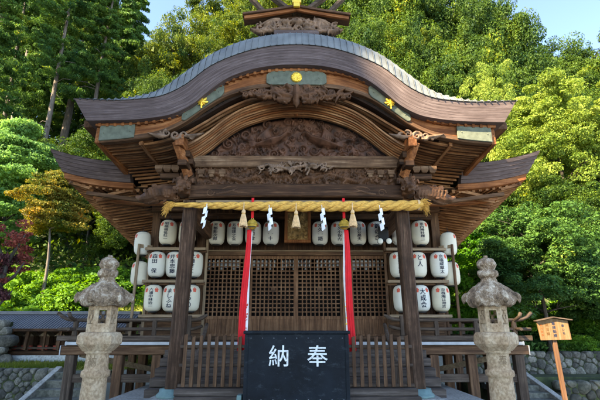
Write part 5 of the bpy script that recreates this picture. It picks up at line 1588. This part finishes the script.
# ================================================================== VEGETATION
def leaf_mesh(name, C, N, L, Wd, rs, mat, droop=0.0):
    """C centres, N normals, L lengths, Wd widths -> kite-shaped leaves, each one folded along its midrib-less quad"""
    n = len(C)
    rnd = rs.normal(size=(n, 3))
    N = N / (np.linalg.norm(N, axis=1, keepdims=True) + 1e-9)
    U = np.cross(N, rnd); U /= (np.linalg.norm(U, axis=1, keepdims=True) + 1e-9)
    if droop: U[:, 2] -= droop; U /= (np.linalg.norm(U, axis=1, keepdims=True) + 1e-9)
    V = np.cross(N, U); V /= (np.linalg.norm(V, axis=1, keepdims=True) + 1e-9)
    P = np.empty((n, 4, 3))
    P[:, 0] = C - U * L[:, None] * .5
    P[:, 1] = C + V * Wd[:, None] * .5 - U * L[:, None] * .08
    P[:, 2] = C + U * L[:, None] * .5 - N * L[:, None] * .12
    P[:, 3] = C - V * Wd[:, None] * .5 - U * L[:, None] * .08
    me = bpy.data.meshes.new(name)
    me.vertices.add(n * 4); me.vertices.foreach_set('co', P.reshape(-1).astype(np.float32))
    me.loops.add(n * 4); me.loops.foreach_set('vertex_index', np.arange(n * 4, dtype=np.int32))
    me.polygons.add(n); me.polygons.foreach_set('loop_start', np.arange(0, n * 4, 4, dtype=np.int32))
    me.update(); me.validate()
    me.materials.append(mat)
    return me

def crown_mesh(name, seed, kind, nclump, nleaf, size, mat, cr=0.2, flat=0.65, gaps=0.0):
    """unit crown: radius about 1, height 0..1 scaled later; returns mesh in unit space (x,y in -1..1; z 0..1)*(R,R,H) given by kind dict"""
    rs = np.random.RandomState(seed)
    Rr, H = size
    cs = []; rad = []
    ph = rs.uniform(0, 6.28, 8)
    tries = 0
    while len(cs) < nclump and tries < nclump * 30:
        tries += 1
        if kind == 'sugi':          # branches in rough tiers, each carrying drooping tufts
            t = rs.uniform(0, 1) ** 0.9
            a = rs.uniform(0, 6.28); L = Rr * ((1 - t) ** .62 * .98 + .07) * rs.uniform(.55, 1.12)
            z = H * t
            for f_ in (.42, .72, .98):
                rr = L * f_
                cs.append((rr * math.cos(a), rr * math.sin(a), z - .28 * rr * f_ + .10 * rr)); rad.append(Rr * (.155 - .05 * t) * rs.uniform(.75, 1.25) * (1.15 - .35 * f_))
            continue
        if kind == 'cedar':
            t = rs.uniform(0, 1) ** 0.85
            rmax = Rr * ((1 - t) ** .75 * .95 + .06) * (0.8 + .35 * math.sin(t * 31 + ph[0]) * .5 + .25 * rs.uniform())
            a = rs.uniform(0, 6.28); rr = rmax * rs.uniform(.45, 1.0)
            rmod = 1 + .22 * math.sin(a * 3 + ph[1] + t * 9)
            cs.append((rr * rmod * math.cos(a), rr * rmod * math.sin(a), H * t - .12 * rr)); rad.append(cr * Rr * rs.uniform(.6, 1.25) * (1.1 - .5 * t))
        elif kind == 'layer':
            k = rs.randint(0, 7); t = (k + .5) / 7
            rmax = Rr * math.sqrt(max(.05, 1 - (2 * t - .75) ** 2 * .9)) * (.75 + .3 * math.sin(ph[k]))
            a = rs.uniform(0, 6.28); rr = rmax * math.sqrt(rs.uniform(.05, 1)) * (1 + .25 * math.sin(2 * a + ph[k]))
            cs.append((rr * math.cos(a), rr * math.sin(a), H * (t + .03 * rs.normal()) - .10 * rr)); rad.append(cr * Rr * rs.uniform(.7, 1.3))
        else:
            d = rs.normal(size=3); d /= np.linalg.norm(d)
            if d[2] < -0.55: continue
            lob = 1 + .20 * math.sin(3 * math.atan2(d[1], d[0]) + ph[2]) * math.cos(2.3 * d[2] + ph[3]) + .16 * math.sin(5 * math.atan2(d[1], d[0]) + 4 * d[2] + ph[4]) + .10 * math.sin(9 * d[0] + 7 * d[2] + ph[5])
            s = lob * (rs.uniform(.25, 1) ** .45)
            if gaps and math.sin(4 * d[0] + ph[6]) * math.sin(4.5 * d[2] + ph[7]) > 1 - gaps: continue
            cs.append((Rr * s * d[0], Rr * s * d[1], H * (.5 + .5 * s * d[2]))); rad.append(cr * Rr * rs.uniform(.55, 1.35))
    cs = np.array(cs); rad = np.array(rad)
    n = nclump * nleaf
    ci = np.repeat(np.arange(len(cs)), nleaf); n = len(ci)
    D = rs.normal(size=(n, 3)); D /= np.linalg.norm(D, axis=1, keepdims=True)
    rr = rs.uniform(.35, 1, n) ** .5
    off = D * rr[:, None] * rad[ci][:, None]
    off[:, 2] *= flat
    if kind in ('cedar', 'sugi'): off[:, 2] -= .25 * np.abs(off[:, 0]) + .25 * np.abs(off[:, 1])
    C = cs[ci] + off
    Nn = D * .7 + rs.normal(size=(n, 3)) * .55 + np.array([0, 0, .55])
    return C, Nn, rs

def make_crown(name, seed, kind, nclump, nleaf, size, leaf, mat, cr=.2, flat=.65, gaps=0.0, droop=0.0, aspect=.55):
    C, Nn, rs = crown_mesh(name, seed, kind, nclump, nleaf, size, mat, cr, flat, gaps)
    n = len(C); L = leaf * np.exp(rs.normal(size=n) * .33 - .03)
    return leaf_mesh(name, C, Nn, L, L * aspect, rs, mat, droop)

CR = {
    'cedar': [make_crown('crown', 11 + i, 'sugi', 640, 130, (3.0, 17.0), .20, M['leaf_cedar'], .2, .55, droop=.7, aspect=.30) for i in range(3)],
    'grove': [make_crown('crown', 19, 'cedar', 620, 170, (3.0, 17.0), .24, M['leaf_cedar'], .26, .55, droop=.5, aspect=.5)],  # thick crown for the unseen cedars added as shade casters
    'dense': [make_crown('crown', 21 + i, 'broad', 460, 420, (3.4, 8.0), .108, M['leaf_dense'], .20, .62) for i in range(3)],
    'loose': [make_crown('crown', 31 + i, 'broad', 260, 330, (3.4, 8.5), .118, M['leaf_loose'], .17, .6, gaps=.25) for i in range(3)],
    'bright': [make_crown('crown', 41 + i, 'broad', 380, 300, (2.8, 7.0), .095, M['leaf_bright'], .16, .5) for i in range(2)],
    'green': [make_crown('crown', 51, 'broad', 420, 260, (1.9, 4.2), .075, M['leaf_green'], .19, .5)],
    'palemaple': [make_crown('crown', 61, 'layer', 260, 230, (2.7, 6.6), .13, M['leaf_pale'], .22, .28)],
    'orangemaple': [make_crown('crown', 62, 'layer', 200, 240, (2.5, 3.4), .12, M['leaf_orange'], .24, .25)],
    'maple': [make_crown('crown', 63, 'layer', 220, 260, (1.8, 3.6), .085, M['leaf_maple'], .25, .28)],
}
CS = {'grove': (3.0, 17.0), 'cedar': (3.0, 17.0), 'dense': (3.4, 8.0), 'loose': (3.4, 8.5), 'bright': (2.8, 7.0), 'green': (1.9, 4.2), 'palemaple': (2.7, 6.6), 'orangemaple': (2.5, 3.4), 'maple': (1.8, 3.6)}
def trunk_mb(h, hc, r, seed, kind, spread):
    rg = random.Random(seed); mb = MB()
    lean = (rg.uniform(-.02, .02), rg.uniform(-.02, .02))
    if kind == 'cedar':
        zs = linsp(0, h * .97, 14)
        mb.tube([(lean[0] * z + .05 * math.sin(z * .3 + seed), lean[1] * z, z) for z in zs], [r * (1.35 if z == 0 else 1) * (1 - .86 * z / h) for z in zs], 12)
        for q in range(26):
            z = hc * .75 + (h - hc * .75) * rg.random(); a = rg.uniform(0, 6.28); L = spread * .8 * (1 - (z - hc * .75) / (h - hc * .75) * .8) * (1 if z > hc else .35)
            mb.tube([(lean[0] * z, lean[1] * z, z), (L * .5 * math.cos(a), L * .5 * math.sin(a), z + .1), (L * math.cos(a), L * math.sin(a), z - .2)], [r * .16, r * .11, r * .04], 5)
    else:
        pts = []; zs = linsp(0, h * .8, 9)
        for z in zs: pts.append((lean[0] * z * 2 + .03 * h * math.sin(z * 6 / h + seed) * (z / h), lean[1] * z * 2 + .02 * h * math.cos(z * 5 / h + seed) * (z / h), z))
        mb.tube(pts, [r * (1.4 if i == 0 else 1) * (1 - .09 * i) for i in range(9)], 10)
        for q in range(14):
            i = rg.randint(3, 8)
            while zs[i] < hc * .85 and i < 8: i += 1
            p = Vector(pts[i]); a = rg.uniform(0, 6.28); L = spread * rg.uniform(.45, .8)
            dz = rg.uniform(.15, .6) * L
            m1 = p + Vector((L * .35 * math.cos(a), L * .35 * math.sin(a), dz * .5)); m2 = p + Vector((L * .7 * math.cos(a + .25), L * .7 * math.sin(a + .25), dz * .85)); e = p + Vector((L * math.cos(a + .1), L * math.sin(a + .1), dz * 1.1))
            mb.tube([p, m1, m2, e], [r * .42, r * .28, r * .16, r * .05], 6)
            for w_ in range(2):
                b = a + rg.uniform(-1.2, 1.2); e2 = m1 + Vector((L * .4 * math.cos(b), L * .4 * math.sin(b), L * rg.uniform(.1, .5))); mb.tube([m1, (m1 + e2) / 2 + Vector((0, 0, .05)), e2], [r * .2, r * .13, r * .04], 5)
    return mb
NAME = {'grove': 'cedar_tree', 'cedar': 'cedar_tree', 'dense': 'evergreen_tree', 'loose': 'broadleaf_tree', 'bright': 'broadleaf_tree', 'green': 'broadleaf_tree', 'palemaple': 'maple_tree', 'orangemaple': 'maple_tree', 'maple': 'maple_tree'}
_tn = [0]
def tree(kind, x, y, zc, zt, Rr, label, group=None, r=None, gz=None):
    _tn[0] += 1; i = _tn[0]
    z0 = (gz if gz is not None else hill_z(x, y)) - .15
    h = zt - z0; hc = max(.2, zc - z0)
    t = thing(NAME[kind], (x, y, z0), label, 'tree', group)
    tr = trunk_mb(h, hc, r or max(.09, h * .014), i, 'cedar' if kind == 'grove' else kind, Rr)
    me_o = tr.build('trunk', M['bark'] if kind in ('cedar', 'orangemaple') else M['bark_dark'], None, smooth=True); me_o.parent = t
    me = CR[kind][i % len(CR[kind])]
    c = bpy.data.objects.new('crown', me); COL.objects.link(c); c.parent = t
    s = CS[kind]; c.location = (0, 0, hc); c.scale = (Rr / s[0], Rr / s[0], (h - hc) / s[1]); c.rotation_euler = (0, 0, i * 2.4)
    return t
GC, GD, GB = 'tall cedars on the left hillside', 'dark evergreens covering the hillside', 'loose yellow green trees on the ridge behind the roof'
TREES = [
 ('cedar', -25.6, 36, 21.0, 41.0, 2.6, 'slender cedar with a bare grey trunk, leftmost of the bare trunks', GC),
 ('cedar', -22.3, 38, 23.0, 43.0, 2.6, 'slender cedar with a bare grey trunk between two others at the left', GC),
 ('cedar', -22.14, 27, 13.5, 31.0, 2.9, 'dark cedar at the extreme left edge, nearest of the cedars', GC),
 ('cedar', -24.23, 33, 17.0, 38.9, 3.4, 'dark green cedar at the left edge, its crown reaching out of the picture top', GC),
 ('cedar', -19.6, 31, 19.8, 36.5, 2.9, 'cedar with a long bare pale trunk left of the porch roof tip', GC),
 ('cedar', -17.8, 34, 21.5, 37.2, 2.3, 'cedar with a pale bare trunk rising just above the left porch roof tip', GC),
 ('cedar', -29.44, 44, 16.0, 53.0, 4.6, 'tall cedar deep in the left forest between two bare trunks', GC),
 ('cedar', -26.83, 50, 16.5, 55.8, 4.8, 'tallest far cedar behind the bare trunked cedars', GC),
 ('cedar', -35.22, 46, 12.4, 55.3, 5.0, 'far cedar at the left edge of the forest, behind all others', GC),
 ('cedar', -31.0, 38, 12.4, 44.0, 4.2, 'cedar outside the left edge standing behind the pale green maple', GC),
 ('cedar', -20.6, 44, 11.9, 40.0, 4.2, 'cedar in the shade behind the bare cedar trunks', GC),
 ('cedar', -25.83, 40, 10.0, 33.0, 4.6, 'shaded cedar behind the pale green maple', GC),
 ('dense', -10.5, 30, 8.2, 19.5, 2.6, 'evergreen just over the left slope of the porch roof', GD),
 ('cedar', -23.0, 52, 15.0, 50.0, 4.6, 'far cedar seen between the bare trunks', GC),
 ('loose', -14.27, 42, 17.0, 34.0, 4.2, 'yellow green tree below the blue sky gap at upper left', GB),
 ('loose', -20.6, 54, 25.0, 40.5, 5.0, 'far yellow green tree at the left of the blue sky gap', GB),
 ('loose', -10.8, 46, 22.0, 44.0, 5.1, 'tall airy tree with sky showing through, right of the sky gap', GB),
 ('loose', -5.94, 40, 20.0, 34.75, 4.2, 'golden green tree left of the roof ornament', GB),
 ('loose', -4.18, 50, 26.0, 50.0, 6.4, 'tall airy tree behind the left side of the roof ornament', GB),
 ('loose', 1.82, 48, 26.0, 48.5, 6.2, 'tall tree directly behind the roof ornament', GB),
 ('dense', -8.5, 33, 9.4, 21.5, 3.8, 'evergreen over the rising left curve of the porch roof', GD),
 ('dense', -13.4, 36, 10.4, 23.5, 3.2, 'evergreen below the sky gap at upper left', GD),
 ('dense', 6.98, 46, 22.0, 47.5, 6.0, 'tall evergreen just right of the roof ornament', GD),
 ('dense', 11.2, 42, 20.0, 42.5, 5.8, 'tall sunlit evergreen over the right curve of the porch roof', GD),
 ('dense', 6.4, 34, 14.25, 28.5, 4.2, 'evergreen low behind the right curve of the porch roof', GD),
 ('dense', 16.4, 44, 18.0, 41.0, 5.4, 'sunlit evergreen at upper right, left of the topmost crown', GD),
 ('dense', 10.8, 33, 9.0, 25.5, 4.0, 'evergreen above the right slope of the porch roof', GD),
 ('dense', 20.8, 40, 15.0, 36.5, 4.9, 'topmost evergreen crown against the blue sky at upper right', GD),
 ('dense', 29.0, 47, 14.0, 35.0, 4.8, 'evergreen under the blue sky at the right edge', GD),
 ('dense', 14.4, 31, 7.5, 22.5, 3.6, 'evergreen above the right tip of the porch roof', GD),
 ('dense', 34.5, 45, 11.0, 34.0, 5.4, 'evergreen filling the upper right corner below the sky', GD),
 ('dense', 18.0, 31, 6.5, 19.0, 3.6, 'shaded evergreen left of the bright yellow green tree', GD),
 ('dense', 24.8, 36, 8.5, 22.5, 4.2, 'evergreen behind the bright yellow green tree', GD),
 ('loose', 10.6, 37, 20.0, 30.5, 3.0, 'small golden tree among the evergreens at upper right', GB),
 ('bright', 13.6, 27.5, 9.5, 19.0, 2.1, 'slim bright yellow green tree above the right porch roof tip', None),
 ('bright', 15.2, 23, 6.6, 15.6, 3.3, 'large bright yellow green tree at the right edge', None),
 ('dense', 20.8, 27, 4.6, 15.3, 3.2, 'dark evergreen at the right edge beside the bright tree', GD),
 ('dense', 10.0, 24.5, 2.6, 9.4, 2.7, 'dark evergreen seen below the right main eave', GD),
 ('dense', 14.2, 21.5, 2.2, 8.9, 2.7, 'dark evergreen between the bright tree and the round green tree', GD),
 ('dense', -20.5, 30, 6.5, 15.0, 3.6, 'shaded evergreen behind the turning maple, at the left', GD),
 ('dense', -14.0, 29, 6.6, 14.5, 3.5, 'shaded evergreen between the turning maple and the hall roof', GD),
 ('dense', -9.3, 26.5, 4.0, 10.5, 2.8, 'evergreen seen under the left eave behind the lanterns', GD),
 ('palemaple', -16.6, 24, 6.2, 13.6, 3.2, 'pale fresh green maple at the left edge above the turning maple', None),
 ('orangemaple', -12.0, 21, 6.3, 9.2, 1.95, 'maple with orange turning leaves and a forked pale trunk at the left', None),
 ('green', 8.35, 14.9, 1.25, 5.5, 2.05, 'round leafy green tree with a sunlit top behind the notice board', None),
 ('maple', 6.9, 17.4, 1.9, 5.6, 1.9, 'vivid light green maple between the hall and the right stone lantern', None),
 ('green', 11.5, 16.4, .9, 4.6, 1.7, 'smaller dark green tree at the lower right edge', None),
]
for a in TREES:
    tree(a[0], a[1], a[2], a[3], a[4], a[5], a[6], a[7], r=.10 if a[0] in ('maple', 'orangemaple') else (.26 if a[0] == 'cedar' and a[2] < 36 else None))

# cedars added out of view, behind left of the viewer, to shade court and hall
for i, (x, y, h, rr) in enumerate([(-25, -17, 33, 5.5), (-21, -9, 33, 5.5), (-27, -8, 35, 5.5), (-18, -15, 31, 5.5), (-29, -1, 34, 5.5), (-15, -21, 30, 5.5), (-23, -24, 33, 5.5), (-24.5, -1.5, 31, 4.5), (-20, -20, 32, 5.5), (-24, -12, 34, 5.5)]):
    tree('grove', x, y, 5.0, h, rr, 'tall cedar of the grove on the near left side of the court', 'cedars of the near grove', gz=-.45)

# plum-leaved maple in front at the left edge
pm = thing('plum_maple_tree', (-6.6, 8.6, -.45), 'small maple with red and dark plum leaves on a crooked trunk at the left edge', 'tree')
mb = MB()
mb.tube([(-6.6, 8.6, -.45), (-6.5, 8.6, .5), (-6.25, 8.6, 1.1), (-6.05, 8.6, 1.7), (-5.78, 8.6, 2.2), (-5.72, 8.6, 2.7)], [.15, .12, .10, .08, .07, .055], 9)
for pts in ([(-5.72, 8.6, 2.7), (-5.55, 8.55, 3.0), (-5.38, 8.5, 3.3)], [(-5.72, 8.6, 2.7), (-5.95, 8.6, 3.1), (-6.1, 8.6, 3.5)], [(-6.05, 8.6, 1.7), (-5.7, 8.5, 1.85), (-5.4, 8.45, 2.2)], [(-5.78, 8.6, 2.3), (-5.5, 8.6, 2.5), (-5.3, 8.5, 2.75)], [(-6.25, 8.6, 1.2), (-5.9, 8.5, 1.55), (-5.55, 8.45, 1.6)]):
    mb.tube(pts, [.045, .03, .012], 6)
mb.build('trunk', M['bark_dark'], pm, smooth=True)
def cloud_leaves(name, centers, nl, leaf, mat, parent, seed, aspect=.5, flat=.5, droop=0.0):
    rs = np.random.RandomState(seed)
    cs = np.array([c[:3] for c in centers]); rd = np.array([c[3] for c in centers])
    ci = np.repeat(np.arange(len(cs)), nl); n = len(ci)
    D = rs.normal(size=(n, 3)); D /= np.linalg.norm(D, axis=1, keepdims=True)
    off = D * (rs.uniform(.1, 1, n) ** .5 * rd[ci])[:, None]; off[:, 2] *= flat
    C = cs[ci] + off - np.array(world_loc(parent))
    L = leaf * rs.uniform(.6, 1.4, n)
    me = leaf_mesh(name, C, D * .5 + rs.normal(size=(n, 3)) * .6 + np.array([0, 0, .5]), L, L * aspect, rs, mat, droop)
    o = bpy.data.objects.new(name, me); COL.objects.link(o); o.parent = parent; return o
rg = random.Random(6)
cloud_leaves('red_foliage', [(-5.75 + rg.uniform(-.6, .42), 8.6 + rg.uniform(-.5, .5), 3.05 + rg.uniform(-.35, .45), rg.uniform(.08, .2)) for _ in range(30)], 90, .06, M['leaf_red'], pm, 1)
cloud_leaves('plum_foliage', [(-6.0 + rg.uniform(-.4, .3), 8.6 + rg.uniform(-.4, .4), 2.68 + rg.uniform(-.22, .2), rg.uniform(.12, .22)) for _ in range(20)] + [(-5.72 + rg.uniform(-.2, .2), 8.5 + rg.uniform(-.2, .2), 2.18 + rg.uniform(-.14, .12), rg.uniform(.1, .18)) for _ in range(9)] + [(-5.9 + rg.uniform(-.2, .2), 8.5 + rg.uniform(-.2, .2), 1.72 + rg.uniform(-.1, .1), rg.uniform(.08, .15)) for _ in range(7)], 260, .07, M['leaf_plum'], pm, 2, .35, .6, .8)
cloud_leaves('pink_tips', [(-5.5 + rg.uniform(-.25, .2), 8.5 + rg.uniform(-.3, .3), 2.55 + rg.uniform(-.25, .2), .1) for _ in range(8)], 50, .06, M['leaf_red'], pm, 3)

# shrubs on the turf slope
rs = np.random.RandomState(77)
def shrub_mesh(seed):
    return make_crown('foliage', seed, 'broad', 110, 150, (1.0, 1.3), .085, M['leaf_shrub'], .30, .5)
SH = [shrub_mesh(70 + i) for i in range(3)]
SHRUBS = [(-13.2, 20.4, 1.5), (-11.6, 19.0, 1.3), (-10.3, 20.6, 1.4), (-12.6, 22.4, 1.6), (-10.9, 22.8, 1.5), (-9.2, 22.6, 1.6), (-7.4, 23.2, 1.6), (-14.8, 23.0, 1.7), (-16.4, 21.0, 1.5), (-5.9, 21.5, 1.5), 
          (7.6, 18.6, 1.1), (9.2, 18.9, 1.3), (10.9, 18.6, 1.2), (12.6, 19.0, 1.4), (6.2, 20.0, 1.3), (5.9, 15.9, .6), (7.1, 15.6, .6), (9.6, 15.4, .6), (10.9, 15.5, .7), (12.2, 15.9, .8)]
SL = 'low bright green shrub on the %s slope, %s'
for i, (x, y, r) in enumerate(SHRUBS):
    t = thing('shrub', (x, y, hill_z(x, y) - .1), 'low bright green shrub among others on the grassy %s slope' % ('left' if x < 0 else 'right'), 'shrub', 'shrubs on the %s slope' % ('left' if x < 0 else 'right'))
    o = bpy.data.objects.new('foliage', SH[i % 3]); COL.objects.link(o); o.parent = t; o.scale = (r, r, r * .85); o.rotation_euler = (0, 0, i * 1.7)
    tr = MB()
    for q in range(5):
        a = q * 1.26 + i; tr.tube([(0, 0, 0), (.15 * r * math.cos(a), .15 * r * math.sin(a), .4 * r), (.35 * r * math.cos(a), .35 * r * math.sin(a), .8 * r)], [.03, .02, .01], 5)
    b_ = tr.build('stems', M['bark_dark'], None); b_.parent = t

# grass and undergrowth
def scatter(name, n, xr, yr, leaf, mat, seed, up=1.2, aspect=.12, zoff=0.0, keep=None, h=0.0):
    rs = np.random.RandomState(seed)
    X = rs.uniform(*xr, n); Y = rs.uniform(*yr, n)
    Z = np.array([hill_z(float(a), float(b)) for a, b in zip(X, Y)]) + zoff + rs.uniform(0, 1, n) * h
    C = np.stack([X, Y, Z], 1)
    N = rs.normal(size=(n, 3)); N[:, 2] *= (.3 if aspect < .3 else 1); N[:, 2] += (0 if aspect < .3 else .8)
    L = leaf * rs.uniform(.5, 1.5, n)
    me = leaf_mesh(name, C, N, L, L * aspect, rs, mat, -up if aspect < .3 else 0)
    o = bpy.data.objects.new(name, me); COL.objects.link(o)
    return o
tag(scatter('grass', 60000, (-20, -4.8), (13.3, 26), .20, M['grass'], 5, zoff=.07), 'mossy yellow green grass on the left slope', 'grass', kind='stuff')
tag(scatter('undergrowth', 120000, (-46, 46), (22, 62), .34, M['leaf_dense'], 6, aspect=.5, h=1.6), 'dark leafy undergrowth on the wooded hillside', 'undergrowth', kind='stuff')
tag(scatter('ground_cover', 30000, (4.9, 16), (14.8, 22), .14, M['leaf_green'], 7, aspect=.5, h=.35), 'green ground cover above the right rubble wall', 'ground cover', kind='stuff')
tag(scatter('grass_edge', 5000, (-12.5, -6.7), (13.1, 15.3), .14, M['grass'], 8, zoff=.05), 'strip of grass above the left rubble wall', 'grass', kind='stuff')

bpy.data.objects.remove(_to); bpy.data.curves.remove(_tc)
